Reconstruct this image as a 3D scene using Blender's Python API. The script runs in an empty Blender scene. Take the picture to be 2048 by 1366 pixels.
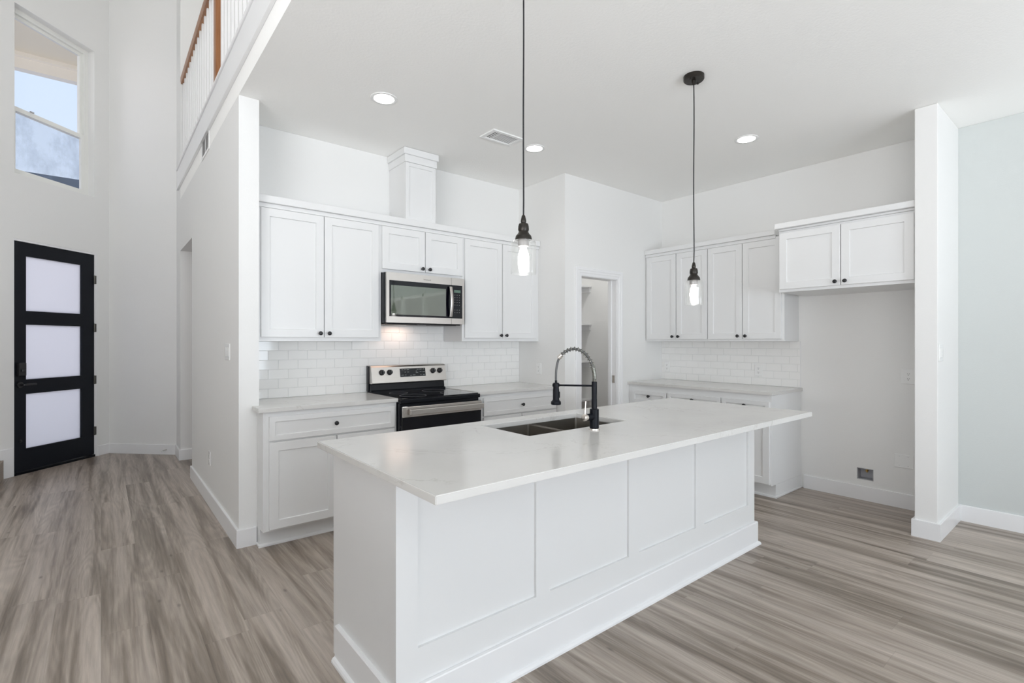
import bpy, bmesh, math, random
from mathutils import Matrix, Vector
random.seed(7)
sc = bpy.context.scene
COL = sc.collection
R = math.radians
S2 = 2 ** -0.5

# ---------------------------------------------------------------- camera
cam = bpy.data.cameras.new('camera')
cam.sensor_width = 36.0
cam.lens = 1005.9 * 36.0 / 2048.0
cam.clip_start = 0.05
cam.clip_end = 200
camo = bpy.data.objects.new('camera', cam)
camo.location = (0, 0, 1.341)
camo.rotation_euler = (R(90), 0, R(50.75 - 90))
COL.objects.link(camo)
sc.camera = camo

# ---------------------------------------------------------------- view and world
sc.view_settings.view_transform = 'Standard'
sc.view_settings.look = 'None'
sc.view_settings.gamma = 1.0
sc.view_settings.exposure = 0.21
sc.view_settings.use_curve_mapping = False
sc.cycles.use_denoising = True
sc.cycles.max_bounces = 12
sc.cycles.diffuse_bounces = 8
sc.cycles.glossy_bounces = 5
sc.cycles.transparent_max_bounces = 12
sc.cycles.transmission_bounces = 8
sc.cycles.sample_clamp_indirect = 6.0
sc.cycles.caustics_reflective = False
sc.cycles.caustics_refractive = False

w = bpy.data.worlds.new('sky'); sc.world = w; w.use_nodes = True
nt = w.node_tree; nt.nodes.clear()
wo = nt.nodes.new('ShaderNodeOutputWorld'); bg = nt.nodes.new('ShaderNodeBackground')
tc = nt.nodes.new('ShaderNodeTexCoord'); sx = nt.nodes.new('ShaderNodeSeparateXYZ')
rp = nt.nodes.new('ShaderNodeValToRGB')
rp.color_ramp.elements[0].position = 0.0; rp.color_ramp.elements[0].color = (1.7, 1.62, 1.68, 1)
rp.color_ramp.elements[1].position = 0.80; rp.color_ramp.elements[1].color = (0.34, 0.45, 0.64, 1)
e = rp.color_ramp.elements.new(0.14); e.color = (1.6, 1.6, 1.68, 1)
e = rp.color_ramp.elements.new(0.24); e.color = (0.45, 0.53, 0.66, 1)
e = rp.color_ramp.elements.new(0.55); e.color = (0.41, 0.51, 0.66, 1)
nt.links.new(tc.outputs['Generated'], sx.inputs[0]); nt.links.new(sx.outputs['Z'], rp.inputs[0])
nt.links.new(rp.outputs[0], bg.inputs[0])
# open sky in front of the house, sky dimmed behind the camera (-y) to balance the lamps
BEHIND = 0.5; FRONT = 1.40
mr = nt.nodes.new('ShaderNodeMapRange'); mr.interpolation_type = 'SMOOTHSTEP'
mr.inputs[1].default_value = 0.15; mr.inputs[2].default_value = -0.35; mr.inputs[3].default_value = FRONT; mr.inputs[4].default_value = BEHIND
nt.links.new(sx.outputs['Y'], mr.inputs[0]); nt.links.new(mr.outputs[0], bg.inputs[1])
nt.links.new(bg.outputs[0], wo.inputs[0])

# ---------------------------------------------------------------- added fill lights at the unseen windows behind the camera
def area(name, loc, rot, sx_, sy_, power, color):
    l = bpy.data.lights.new(name, 'AREA'); l.shape = 'RECTANGLE'; l.size = sx_; l.size_y = sy_
    l.energy = power; l.color = color
    o = bpy.data.objects.new(name, l); o.location = loc; o.rotation_euler = rot; COL.objects.link(o)
    return o
FILL_COLOR = (0.90, 0.95, 1.0)
KEY = 1.0
# rear wall openings (y = -4.5), lamps tilted up ; left wall openings (x = -2.9), tilted up too, to lift the ceiling
area('fill_rear_doors', (1.2, -4.42, 1.15), (R(130), 0, 0), 3.4, 2.1, 178 * KEY, (0.80, 0.90, 1.0))
area('fill_left_low', (-2.82, -1.2, 1.35), (R(167), 0, R(-90)), 4.2, 1.9, 375 * KEY, (0.955, 0.975, 1.0))
area('fill_dining', (4.92, -2.1, 1.35), (R(172), 0, R(90)), 2.8, 1.9, 32 * KEY, FILL_COLOR)  # unseen fill lamp, added to brighten the kitchen ceiling
area('pantry_lamp', (4.2, 3.95, 2.90), (0, 0, 0), .2, .2, 6.5, (1, 1, 1))

def portal(name, loc, rot, a, b_):
    o = area(name, loc, rot, a, b_, 1, (1, 1, 1)); o.data.cycles.is_portal = True
portal('sky_portal_rear_doors', (1.2, -4.70, 1.15), (R(90), 0, 0), 3.4, 2.1)
portal('sky_portal_rear_low', (-1.9, -4.70, 1.25), (R(90), 0, 0), 1.6, 1.9)
portal('sky_portal_rear_high', (-1.1, -4.70, 4.2), (R(90), 0, 0), 3.0, 1.9)
portal('sky_portal_left_low', (-3.1, -1.2, 1.35), (R(90), 0, R(-90)), 4.2, 1.9)
portal('sky_portal_left_high', (-3.1, -1.0, 4.4), (R(90), 0, R(-90)), 4.6, 1.8)
portal('sky_portal_dining', (5.2, -2.1, 1.35), (R(90), 0, R(90)), 2.8, 1.9)
portal('sky_portal_entry', (-1.02, 8.0, 3.0), (R(90), 0, R(225)), 2.2, 6.2)

# ================================================================ materials
MATS = {}
def pbr(name, color, rough=0.5, metal=0.0, spec=None, coat=0.0, bump=None, emit=None, estr=0.0):
    m = bpy.data.materials.new(name); m.use_nodes = True
    n = m.node_tree; b = n.nodes['Principled BSDF']
    b.inputs['Base Color'].default_value = (*color, 1)
    b.inputs['Roughness'].default_value = rough
    b.inputs['Metallic'].default_value = metal
    if spec is not None: b.inputs['Specular IOR Level'].default_value = spec
    if coat: b.inputs['Coat Weight'].default_value = coat
    if emit: b.inputs['Emission Color'].default_value = (*emit, 1); b.inputs['Emission Strength'].default_value = estr
    if bump:
        sc_, st = bump
        t = n.nodes.new('ShaderNodeTexCoord'); no = n.nodes.new('ShaderNodeTexNoise'); bu = n.nodes.new('ShaderNodeBump')
        no.inputs['Scale'].default_value = sc_; no.inputs['Detail'].default_value = 3
        bu.inputs['Strength'].default_value = st; bu.inputs['Distance'].default_value = 0.002
        n.links.new(t.outputs['Object'], no.inputs['Vector']); n.links.new(no.outputs['Fac'], bu.inputs['Height'])
        n.links.new(bu.outputs[0], b.inputs['Normal'])
    MATS[name] = m
    return m
WALL = pbr('wall_paint', (0.79, 0.787, 0.775), 0.55, spec=0.3, bump=(120, 0.25))
CEIL = pbr('ceiling_paint', (0.925, 0.92, 0.90), 0.7, spec=0.2, bump=(70, 0.5))
SAGE = pbr('sage_wall_paint', (0.575, 0.60, 0.59), 0.6, spec=0.3, bump=(120, 0.25))
TRIM = pbr('trim_paint', (0.81, 0.81, 0.815), 0.32)
CAB = pbr('cabinet_paint', (0.755, 0.757, 0.755), 0.30)
DARK = pbr('black_metal', (0.012, 0.012, 0.014), 0.38, spec=0.5)
MATTE = pbr('matte_black_metal', (0.005, 0.006, 0.009), 0.36, spec=0.16)
HOSE = pbr('dark_grey_hose', (0.10, 0.10, 0.10), 0.4, metal=.5)
COIL = pbr('dark_chrome_spring', (0.30, 0.30, 0.26), 0.25, metal=1)
BRONZE = pbr('dark_bronze', (0.03, 0.026, 0.022), 0.35, metal=0.6)
BGLASS = pbr('black_glass', (0.002, 0.002, 0.005), 0.05, spec=0.4)
BENAM = pbr('black_enamel', (0.003, 0.004, 0.007), 0.2, spec=0.3)
NICKEL = pbr('brushed_nickel', (0.72, 0.67, 0.62), 0.25, metal=1)
CHROME = pbr('chrome', (0.62, 0.61, 0.58), 0.2, metal=1)
BRASS = pbr('brass', (0.55, 0.36, 0.12), 0.3, metal=1)
SINKM = pbr('sink_steel', (0.36, 0.34, 0.31), 0.33, metal=1)
PLATE = pbr('white_plastic', (0.84, 0.84, 0.83), 0.25)
SLOT = pbr('dark_slot', (0.05, 0.045, 0.04), 0.6)
VINYL = pbr('white_vinyl', (0.82, 0.82, 0.79), 0.35)
GREYPL = pbr('grey_plastic', (0.42, 0.42, 0.44), 0.5)
HINGE = pbr('dark_hinge', (0.10, 0.095, 0.085), 0.4, metal=0.8)
BLACKD = pbr('black_door_paint', (0.0045, 0.006, 0.010), 0.42, spec=0.22)
SOFFIT = pbr('soffit_board', (0.86, 0.78, 0.62), 0.8)
CREAM = pbr('cream_fascia', (0.95, 0.90, 0.80), 0.7)
CONC = pbr('concrete', (0.88, 0.80, 0.78), 0.9, bump=(20, .3))
ROOFM = pbr('blue_grey_shingle', (0.05, 0.09, 0.14), 0.9)
BRICKM = pbr('pale_siding', (0.62, 0.61, 0.58), 0.9)
DISPLAY = pbr('lcd_display', (0.10, 0.17, 0.13), 0.3)
MARK = pbr('printed_marks', (0.36, 0.38, 0.36), 0.5)
LOGO = pbr('grey_lettering', (0.16, 0.15, 0.14), 0.4)
LAMP = pbr('lamp_diffuser', (1, 1, 1), 0.5, emit=(1.0, 0.97, 0.93), estr=8.0)
BULB = pbr('glowing_bulb', (1, 1, 1), 0.4, emit=(1.0, 0.98, 0.95), estr=14.0)
CERAM = pbr('grey_socket', (0.30, 0.28, 0.27), 0.5, metal=0.3)

def steel():
    m = pbr('stainless_steel', (0.62, 0.59, 0.56), 0.30, metal=1.0)
    n = m.node_tree; b = n.nodes['Principled BSDF']
    t = n.nodes.new('ShaderNodeTexCoord'); mp = n.nodes.new('ShaderNodeMapping'); no = n.nodes.new('ShaderNodeTexNoise')
    mp.inputs['Scale'].default_value = (2, 2, 260); no.inputs['Scale'].default_value = 3; no.inputs['Detail'].default_value = 2
    mr = n.nodes.new('ShaderNodeMapRange'); mr.inputs[3].default_value = 0.24; mr.inputs[4].default_value = 0.36
    n.links.new(t.outputs['Object'], mp.inputs[0]); n.links.new(mp.outputs[0], no.inputs['Vector'])
    n.links.new(no.outputs['Fac'], mr.inputs[0]); n.links.new(mr.outputs[0], b.inputs['Roughness'])
    return m
STEEL = steel()

def clear_glass(name, tint=(1, 1, 1), refl=1.0, base=0.04):
    m = bpy.data.materials.new(name); m.use_nodes = True; n = m.node_tree; n.nodes.clear()
    o = n.nodes.new('ShaderNodeOutputMaterial'); mx = n.nodes.new('ShaderNodeMixShader'); lw = n.nodes.new('ShaderNodeLayerWeight'); lw.inputs['Blend'].default_value = 0.5
    pw = n.nodes.new('ShaderNodeMath'); pw.operation = 'POWER'; pw.inputs[1].default_value = 5; fr = n.nodes.new('ShaderNodeMath'); fr.operation = 'MULTIPLY_ADD'; fr.inputs[1].default_value = 0.9; fr.inputs[2].default_value = base
    n.links.new(lw.outputs['Facing'], pw.inputs[0]); n.links.new(pw.outputs[0], fr.inputs[0])
    tr = n.nodes.new('ShaderNodeBsdfTransparent'); gl = n.nodes.new('ShaderNodeBsdfGlossy')
    tr.inputs[0].default_value = (*tint, 1); gl.inputs[0].default_value = (refl, refl, refl, 1); gl.inputs['Roughness'].default_value = 0.02
    n.links.new(fr.outputs[0], mx.inputs[0]); n.links.new(tr.outputs[0], mx.inputs[1]); n.links.new(gl.outputs[0], mx.inputs[2])
    n.links.new(mx.outputs[0], o.inputs[0]); return m
GLASS = clear_glass('clear_glass')
SHADE = clear_glass('shade_glass', (0.985, 0.985, 0.98), base=0.09)

def frosted():
    m = bpy.data.materials.new('frosted_glass'); m.use_nodes = True; n = m.node_tree; n.nodes.clear()
    o = n.nodes.new('ShaderNodeOutputMaterial'); mx = n.nodes.new('ShaderNodeMixShader')
    tl = n.nodes.new('ShaderNodeBsdfTranslucent'); tl.inputs[0].default_value = (0.97, 0.96, 0.98, 1)
    gl = n.nodes.new('ShaderNodeBsdfDiffuse'); gl.inputs[0].default_value = (0.85, 0.86, 0.9, 1)
    mx.inputs[0].default_value = 0.18
    n.links.new(tl.outputs[0], mx.inputs[1]); n.links.new(gl.outputs[0], mx.inputs[2]); n.links.new(mx.outputs[0], o.inputs[0])
    return m
FROST = frosted()

def screen_mat():
    # insect screen on the lower sash: mostly see-through, smudges paint in reflected trees
    m = bpy.data.materials.new('window_screen'); m.use_nodes = True; n = m.node_tree; n.nodes.clear()
    o = n.nodes.new('ShaderNodeOutputMaterial'); mx = n.nodes.new('ShaderNodeMixShader')
    tr = n.nodes.new('ShaderNodeBsdfTransparent'); df = n.nodes.new('ShaderNodeBsdfDiffuse'); df.inputs[0].default_value = (0.30, 0.38, 0.55, 1)
    t = n.nodes.new('ShaderNodeTexCoord'); mp = n.nodes.new('ShaderNodeMapping'); mp.inputs['Scale'].default_value = (3.0, 3.0, 2.2)
    no = n.nodes.new('ShaderNodeTexNoise'); no.inputs['Scale'].default_value = 1.6; no.inputs['Detail'].default_value = 8; no.inputs['Roughness'].default_value = 0.7
    r = n.nodes.new('ShaderNodeMapRange'); r.inputs[1].default_value = 0.42; r.inputs[2].default_value = 0.75; r.inputs[3].default_value = 0.12; r.inputs[4].default_value = 0.36
    n.links.new(t.outputs['Object'], mp.inputs[0]); n.links.new(mp.outputs[0], no.inputs['Vector']); n.links.new(no.outputs['Fac'], r.inputs[0])
    n.links.new(r.outputs[0], mx.inputs[0]); n.links.new(tr.outputs[0], mx.inputs[1]); n.links.new(df.outputs[0], mx.inputs[2]); n.links.new(mx.outputs[0], o.inputs[0])
    return m
SCREEN = screen_mat()

def quartz():
    m = pbr('white_quartz', (0.8, 0.8, 0.78), 0.16, spec=0.5)
    n = m.node_tree; b = n.nodes['Principled BSDF']
    t = n.nodes.new('ShaderNodeTexCoord')
    def noise(scale, detail, rough=0.55, dist=0.0):
        x = n.nodes.new('ShaderNodeTexNoise'); x.inputs['Scale'].default_value = scale; x.inputs['Detail'].default_value = detail
        x.inputs['Roughness'].default_value = rough; x.inputs['Distortion'].default_value = dist
        n.links.new(t.outputs['Object'], x.inputs['Vector']); return x
    v1 = noise(1.7, 6, 0.6, 0.9)
    # thin veins where the noise crosses its middle value
    sub = n.nodes.new('ShaderNodeMath'); sub.operation = 'SUBTRACT'; sub.inputs[1].default_value = 0.5
    ab = n.nodes.new('ShaderNodeMath'); ab.operation = 'ABSOLUTE'
    mr = n.nodes.new('ShaderNodeMapRange'); mr.inputs[1].default_value = 0.0; mr.inputs[2].default_value = 0.010; mr.inputs[3].default_value = 1.0; mr.inputs[4].default_value = 0.0
    n.links.new(v1.outputs['Fac'], sub.inputs[0]); n.links.new(sub.outputs[0], ab.inputs[0]); n.links.new(ab.outputs[0], mr.inputs[0])
    v2 = noise(2.3, 2)
    m2 = n.nodes.new('ShaderNodeMapRange'); m2.inputs[1].default_value = 0.47; m2.inputs[2].default_value = 0.62; m2.inputs[3].default_value = 0.0; m2.inputs[4].default_value = 0.5
    n.links.new(v2.outputs['Fac'], m2.inputs[0])
    mul = n.nodes.new('ShaderNodeMath'); mul.operation = 'MULTIPLY'; n.links.new(mr.outputs[0], mul.inputs[0]); n.links.new(m2.outputs[0], mul.inputs[1])
    cl = noise(3.2, 4)
    cr = n.nodes.new('ShaderNodeValToRGB'); cr.color_ramp.elements[0].position = 0.3; cr.color_ramp.elements[0].color = (0.615, 0.605, 0.585, 1)
    cr.color_ramp.elements[1].position = 0.7; cr.color_ramp.elements[1].color = (0.655, 0.645, 0.625, 1)
    n.links.new(cl.outputs['Fac'], cr.inputs[0])
    mx = n.nodes.new('ShaderNodeMix'); mx.data_type = 'RGBA'; mx.inputs[7].default_value = (0.45, 0.43, 0.40, 1)
    n.links.new(mul.outputs[0], mx.inputs[0]); n.links.new(cr.outputs[0], mx.inputs[6]); n.links.new(mx.outputs[2], b.inputs['Base Color'])
    return m
QUARTZ = quartz()

TILE = pbr('glazed_white_tile', (0.86, 0.855, 0.84), 0.07, spec=0.5)
GROUT = pbr('light_grey_grout', (0.72, 0.72, 0.71), 0.8)

def planks():
    m = pbr('vinyl_plank_floor', (0.3, 0.27, 0.24), 0.36, spec=0.5)
    n = m.node_tree; b = n.nodes['Principled BSDF']; L = n.links.new
    def N(t, **k):
        x = n.nodes.new(t)
        for a, v in k.items(): setattr(x, a, v)
        return x
    def math_(op, a, b_=None, c=None):
        x = N('ShaderNodeMath', operation=op)
        for i, v in enumerate((a, b_, c)):
            if v is None: continue
            if isinstance(v, (int, float)): x.inputs[i].default_value = v
            else: L(v, x.inputs[i])
        return x.outputs[0]
    geo = N('ShaderNodeTexCoord'); sp = N('ShaderNodeSeparateXYZ'); L(geo.outputs['Object'], sp.inputs[0])
    X, Y = sp.outputs['X'], sp.outputs['Y']
    PW, PL = 0.178, 1.22
    col = math_('FLOOR', math_('DIVIDE', X, PW))
    wn = N('ShaderNodeTexWhiteNoise', noise_dimensions='1D'); L(col, wn.inputs['W'])
    yo = math_('ADD', Y, math_('MULTIPLY', wn.outputs['Value'], PL))
    row = math_('FLOOR', math_('DIVIDE', yo, PL))
    cb = N('ShaderNodeCombineXYZ'); L(col, cb.inputs[0]); L(row, cb.inputs[1])
    wr = N('ShaderNodeTexWhiteNoise', noise_dimensions='3D'); L(cb.outputs[0], wr.inputs['Vector'])
    # grain coordinates stretched along y, offset per plank
    off = math_('MULTIPLY', wr.outputs['Value'], 0.9)
    def stretched(sx_, sy_):
        c = N('ShaderNodeCombineXYZ'); L(math_('MULTIPLY', X, sx_), c.inputs[0]); L(math_('MULTIPLY', Y, sy_), c.inputs[1]); L(off, c.inputs[2]); return c.outputs[0]
    n1 = N('ShaderNodeTexNoise'); n1.inputs['Scale'].default_value = 1; n1.inputs['Detail'].default_value = 5; n1.inputs['Roughness'].default_value = 0.6; n1.inputs['Distortion'].default_value = 0.35
    L(stretched(14, 0.62), n1.inputs['Vector'])
    n2 = N('ShaderNodeTexNoise'); n2.inputs['Scale'].default_value = 1; n2.inputs['Detail'].default_value = 6; n2.inputs['Roughness'].default_value = 0.7; n2.inputs['Distortion'].default_value = 0.3
    L(stretched(95, 4.5), n2.inputs['Vector'])
    # cathedral rings around scattered knots
    wv = N('ShaderNodeTexNoise'); wv.inputs['Scale'].default_value = 1; wv.inputs['Detail'].default_value = 1.0; wv.inputs['Distortion'].default_value = 0.5
    L(stretched(6, 0.55), wv.inputs['Vector'])
    rings = math_('SINE', math_('MULTIPLY', wv.outputs['Fac'], 110.0))
    rr = N('ShaderNodeMapRange'); L(rings, rr.inputs[0]); rr.inputs[1].default_value = -1; rr.inputs[2].default_value = 1; rr.inputs[3].default_value = 0.90; rr.inputs[4].default_value = 1.04
    cr = N('ShaderNodeValToRGB'); el = cr.color_ramp.elements
    el[0].position = 0.30; el[0].color = (0.165, 0.130, 0.101, 1)
    el[1].position = 0.72; el[1].color = (0.550, 0.480, 0.418, 1)
    x = el.new(0.42); x.color = (0.268, 0.220, 0.178, 1)
    x = el.new(0.52); x.color = (0.405, 0.343, 0.290, 1)
    L(n1.outputs['Fac'], cr.inputs[0])
    fine = N('ShaderNodeMapRange'); L(n2.outputs['Fac'], fine.inputs[0]); fine.inputs[1].default_value = 0.3; fine.inputs[2].default_value = 0.7; fine.inputs[3].default_value = 0.84; fine.inputs[4].default_value = 1.10
    pt = N('ShaderNodeMapRange'); L(wr.outputs['Value'], pt.inputs[0]); pt.inputs[3].default_value = 0.95; pt.inputs[4].default_value = 1.05
    fx = math_('FRACT', math_('DIVIDE', X, PW)); fy = math_('FRACT', math_('DIVIDE', yo, PL))
    ex = math_('MINIMUM', fx, math_('SUBTRACT', 1.0, fx)); ey = math_('MINIMUM', fy, math_('SUBTRACT', 1.0, fy))
    ed = math_('MINIMUM', math_('MULTIPLY', ex, PW), math_('MULTIPLY', ey, PL))
    seam = N('ShaderNodeMapRange'); L(ed, seam.inputs[0]); seam.inputs[1].default_value = 0.0003; seam.inputs[2].default_value = 0.0018; seam.inputs[3].default_value = 0.84; seam.inputs[4].default_value = 1.0
    # small dark knots
    vo = N('ShaderNodeTexVoronoi'); vo.inputs['Scale'].default_value = 1; vo.inputs['Randomness'].default_value = 1; L(stretched(6.5, 2.6), vo.inputs['Vector'])
    kn = N('ShaderNodeMapRange'); L(vo.outputs['Distance'], kn.inputs[0]); kn.inputs[1].default_value = 0.01; kn.inputs[2].default_value = 0.075; kn.inputs[3].default_value = 0.50; kn.inputs[4].default_value = 1.0
    kz = math_('MULTIPLY', kn.outputs[0], 1.0)
    f = math_('MULTIPLY', math_('MULTIPLY', math_('MULTIPLY', fine.outputs[0], kz), pt.outputs[0]), math_('MULTIPLY', seam.outputs[0], rr.outputs[0]))
    vm = N('ShaderNodeVectorMath', operation='SCALE'); L(cr.outputs[0], vm.inputs[0]); L(math_('MULTIPLY', f, 0.91), vm.inputs['Scale'])
    L(vm.outputs[0], b.inputs['Base Color'])
    bu = N('ShaderNodeBump'); bu.inputs['Strength'].default_value = 0.35; bu.inputs['Distance'].default_value = 0.0015
    L(math_('ADD', math_('MULTIPLY', n2.outputs['Fac'], 0.6), math_('MULTIPLY', seam.outputs[0], 0.6)), bu.inputs['Height']); L(bu.outputs[0], b.inputs['Normal'])
    return m
FLOOR = planks()

def woodm():
    m = pbr('stained_oak', (0.30, 0.13, 0.05), 0.35)
    n = m.node_tree; b = n.nodes['Principled BSDF']
    t = n.nodes.new('ShaderNodeTexCoord'); mp = n.nodes.new('ShaderNodeMapping'); mp.inputs['Scale'].default_value = (60, 8, 4)
    no = n.nodes.new('ShaderNodeTexNoise'); no.inputs['Scale'].default_value = 1; no.inputs['Detail'].default_value = 4
    cr = n.nodes.new('ShaderNodeValToRGB'); cr.color_ramp.elements[0].position = .3; cr.color_ramp.elements[0].color = (0.22, 0.085, 0.030, 1)
    cr.color_ramp.elements[1].position = .7; cr.color_ramp.elements[1].color = (0.36, 0.16, 0.065, 1)
    n.links.new(t.outputs['Object'], mp.inputs[0]); n.links.new(mp.outputs[0], no.inputs['Vector']); n.links.new(no.outputs['Fac'], cr.inputs[0]); n.links.new(cr.outputs[0], b.inputs['Base Color'])
    return m
OAK = woodm()

def carpetm():
    m = pbr('beige_carpet', (0.36, 0.31, 0.26), 0.95, bump=(400, 1.0))
    n = m.node_tree; b = n.nodes['Principled BSDF']
    t = n.nodes.new('ShaderNodeTexCoord'); no = n.nodes.new('ShaderNodeTexNoise'); no.inputs['Scale'].default_value = 260; no.inputs['Detail'].default_value = 2
    cr = n.nodes.new('ShaderNodeValToRGB'); cr.color_ramp.elements[0].position = .35; cr.color_ramp.elements[0].color = (0.20, 0.165, 0.135, 1)
    cr.color_ramp.elements[1].position = .65; cr.color_ramp.elements[1].color = (0.52, 0.46, 0.40, 1)
    n.links.new(t.outputs['Object'], no.inputs['Vector']); n.links.new(no.outputs['Fac'], cr.inputs[0]); n.links.new(cr.outputs[0], b.inputs['Base Color'])
    return m
CARPET = carpetm()

# ================================================================ mesh helpers
def new(): return bmesh.new()
def box(bm, x0, x1, y0, y1, z0, z1, bev=0.0, seg=1):
    v = [bm.verts.new(p) for p in ((x0,y0,z0),(x1,y0,z0),(x1,y1,z0),(x0,y1,z0),(x0,y0,z1),(x1,y0,z1),(x1,y1,z1),(x0,y1,z1))]
    fs = [bm.faces.new([v[i] for i in q]) for q in ((0,3,2,1),(4,5,6,7),(0,1,5,4),(1,2,6,5),(2,3,7,6),(3,0,4,7))]
    if bev:
        es = list({e for f in fs for e in f.edges})
        r = bmesh.ops.bevel(bm, geom=es, offset=bev, segments=seg, affect='EDGES', profile=0.5)
    return v
def prism(bm, pts, z0, z1):
    lo = [bm.verts.new((x, y, z0)) for x, y in pts]; hi = [bm.verts.new((x, y, z1)) for x, y in pts]
    n = len(pts)
    bm.faces.new(lo[::-1]); bm.faces.new(hi)
    for i in range(n): bm.faces.new((lo[i], lo[(i+1)%n], hi[(i+1)%n], hi[i]))
    bmesh.ops.recalc_face_normals(bm, faces=bm.faces[:])
def profile_run(bm, prof, a, b, m=None):
    """prof: list of (u,v); extruded from local coordinate a to b. m maps (s,u,v)->xyz"""
    m = m or (lambda s, u, v: (s, u, v))
    A = [bm.verts.new(m(a, u, v)) for u, v in prof]; B = [bm.verts.new(m(b, u, v)) for u, v in prof]
    n = len(prof)
    for i in range(n): bm.faces.new((A[i], A[(i+1)%n], B[(i+1)%n], B[i]))
    bm.faces.new(A[::-1]); bm.faces.new(B)
    bmesh.ops.recalc_face_normals(bm, faces=bm.faces[:])
def ring(bm, x0, x1, z0, z1, l, r_, bt, tp, y0, y1, m=None):
    """hollow rectangular frame in the x-z plane (member widths l, r_, bt, tp), depth y0..y1"""
    m = m or (lambda x, y, z: (x, y, z))
    oc = [(x0, z0), (x1, z0), (x1, z1), (x0, z1)]; ic = [(x0 + l, z0 + bt), (x1 - r_, z0 + bt), (x1 - r_, z1 - tp), (x0 + l, z1 - tp)]
    V = [[bm.verts.new(m(x, y, z)) for x, z in c] for c in (oc, ic) for y in (y0, y1)]
    O0, O1, I0, I1 = V
    for i in range(4):
        j = (i + 1) % 4
        for q in ((O0[i], O0[j], I0[j], I0[i]), (O1[j], O1[i], I1[i], I1[j]), (O0[j], O0[i], O1[i], O1[j]), (I0[i], I0[j], I1[j], I1[i])): bm.faces.new(q)
    bmesh.ops.recalc_face_normals(bm, faces=bm.faces[:])
def sweep(bm, path, prof, m=None, side=1):
    """mitred sweep of an open polyline; prof (u outward, v up); m maps (a,b,v)->xyz; outward = right of travel * side"""
    m = m or (lambda a, c, v: (a, c, v))
    P = [Vector(p) for p in path]; n = len(P); rings = []
    for i in range(n):
        nn = []
        if i > 0: d = (P[i] - P[i-1]).normalized(); nn.append(Vector((d.y, -d.x)) * side)
        if i < n - 1: d = (P[i+1] - P[i]).normalized(); nn.append(Vector((d.y, -d.x)) * side)
        o = nn[0] if len(nn) == 1 else (nn[0] + nn[1]) / (1 + nn[0].dot(nn[1]))
        rings.append([bm.verts.new(m(P[i].x + o.x*u, P[i].y + o.y*u, v)) for u, v in prof])
    k = len(prof)
    for A_, B_ in zip(rings, rings[1:]):
        for i in range(k): bm.faces.new((A_[i], A_[(i+1)%k], B_[(i+1)%k], B_[i]))
    bm.faces.new(rings[0][::-1]); bm.faces.new(rings[-1])
    bmesh.ops.recalc_face_normals(bm, faces=bm.faces[:])
def lathe(bm, prof, c=(0,0,0), axis='z', n=24, closed=False):
    """prof: (r, h) list along axis"""
    rings = []
    for r, h in prof:
        ring = []
        for i in range(n):
            a = 2*math.pi*i/n; p, q = r*math.cos(a), r*math.sin(a)
            if axis == 'z': v = (c[0]+p, c[1]+q, c[2]+h)
            elif axis == 'y': v = (c[0]+p, c[1]+h, c[2]+q)
            else: v = (c[0]+h, c[1]+p, c[2]+q)
            ring.append(bm.verts.new(v))
        rings.append(ring)
    for a, b in zip(rings, rings[1:]):
        for i in range(n): bm.faces.new((a[i], a[(i+1)%n], b[(i+1)%n], b[i]))
    if closed:
        for i in range(n): bm.faces.new((rings[-1][i], rings[-1][(i+1)%n], rings[0][(i+1)%n], rings[0][i]))
    else:
        bm.faces.new(rings[0][::-1]); bm.faces.new(rings[-1])
    bmesh.ops.recalc_face_normals(bm, faces=bm.faces[:])
def tube(bm, pts, r, n=10, cap=True):
    pts = [Vector(p) for p in pts]; rings = []
    up = Vector((0, 0, 1)); prev = None
    for i, p in enumerate(pts):
        d = (pts[min(i+1, len(pts)-1)] - pts[max(i-1, 0)]).normalized()
        if prev is None:
            s = d.cross(up)
            if s.length < 1e-3: s = d.cross(Vector((1, 0, 0)))
        else:
            s = prev - d * prev.dot(d)
        s.normalize(); prev = s; t = d.cross(s)
        rr = r[i] if isinstance(r, (list, tuple)) else r
        rings.append([bm.verts.new(p + s*rr*math.cos(2*math.pi*k/n) + t*rr*math.sin(2*math.pi*k/n)) for k in range(n)])
    for a, b in zip(rings, rings[1:]):
        for i in range(n): bm.faces.new((a[i], a[(i+1)%n], b[(i+1)%n], b[i]))
    if cap: bm.faces.new(rings[0][::-1]); bm.faces.new(rings[-1])
    bmesh.ops.recalc_face_normals(bm, faces=bm.faces[:])
def obj(name, bm, mat, parent=None, smooth=None, kind=None):
    me = bpy.data.meshes.new(name); bm.to_mesh(me); bm.free()
    me.materials.append(mat)
    if smooth:
        for p in me.polygons: p.use_smooth = True
        try: me.set_sharp_from_angle(angle=R(smooth))
        except Exception: pass
    o = bpy.data.objects.new(name, me); COL.objects.link(o)
    if parent: o.parent = parent
    if kind: o['kind'] = kind
    return o
def struct(name, bm, mat, smooth=None): return obj(name, bm, mat, kind='structure', smooth=smooth)
def structe(name, loc=(0,0,0), rz=0):
    o = bpy.data.objects.new(name, None); COL.objects.link(o); o.location = loc; o.rotation_euler = (0,0,rz); o.empty_display_size = .1
    o['kind'] = 'structure'; return o
def thing(name, label, cat, loc=(0,0,0), rz=0, group=None):
    o = bpy.data.objects.new(name, None); COL.objects.link(o); o.location = loc; o.rotation_euler = (0,0,rz); o.empty_display_size = .1
    o['label'] = label; o['category'] = cat
    if group: o['group'] = group
    return o
def tag(o, label, cat, group=None):
    o['label'] = label; o['category'] = cat
    if group: o['group'] = group
    return o

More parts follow.
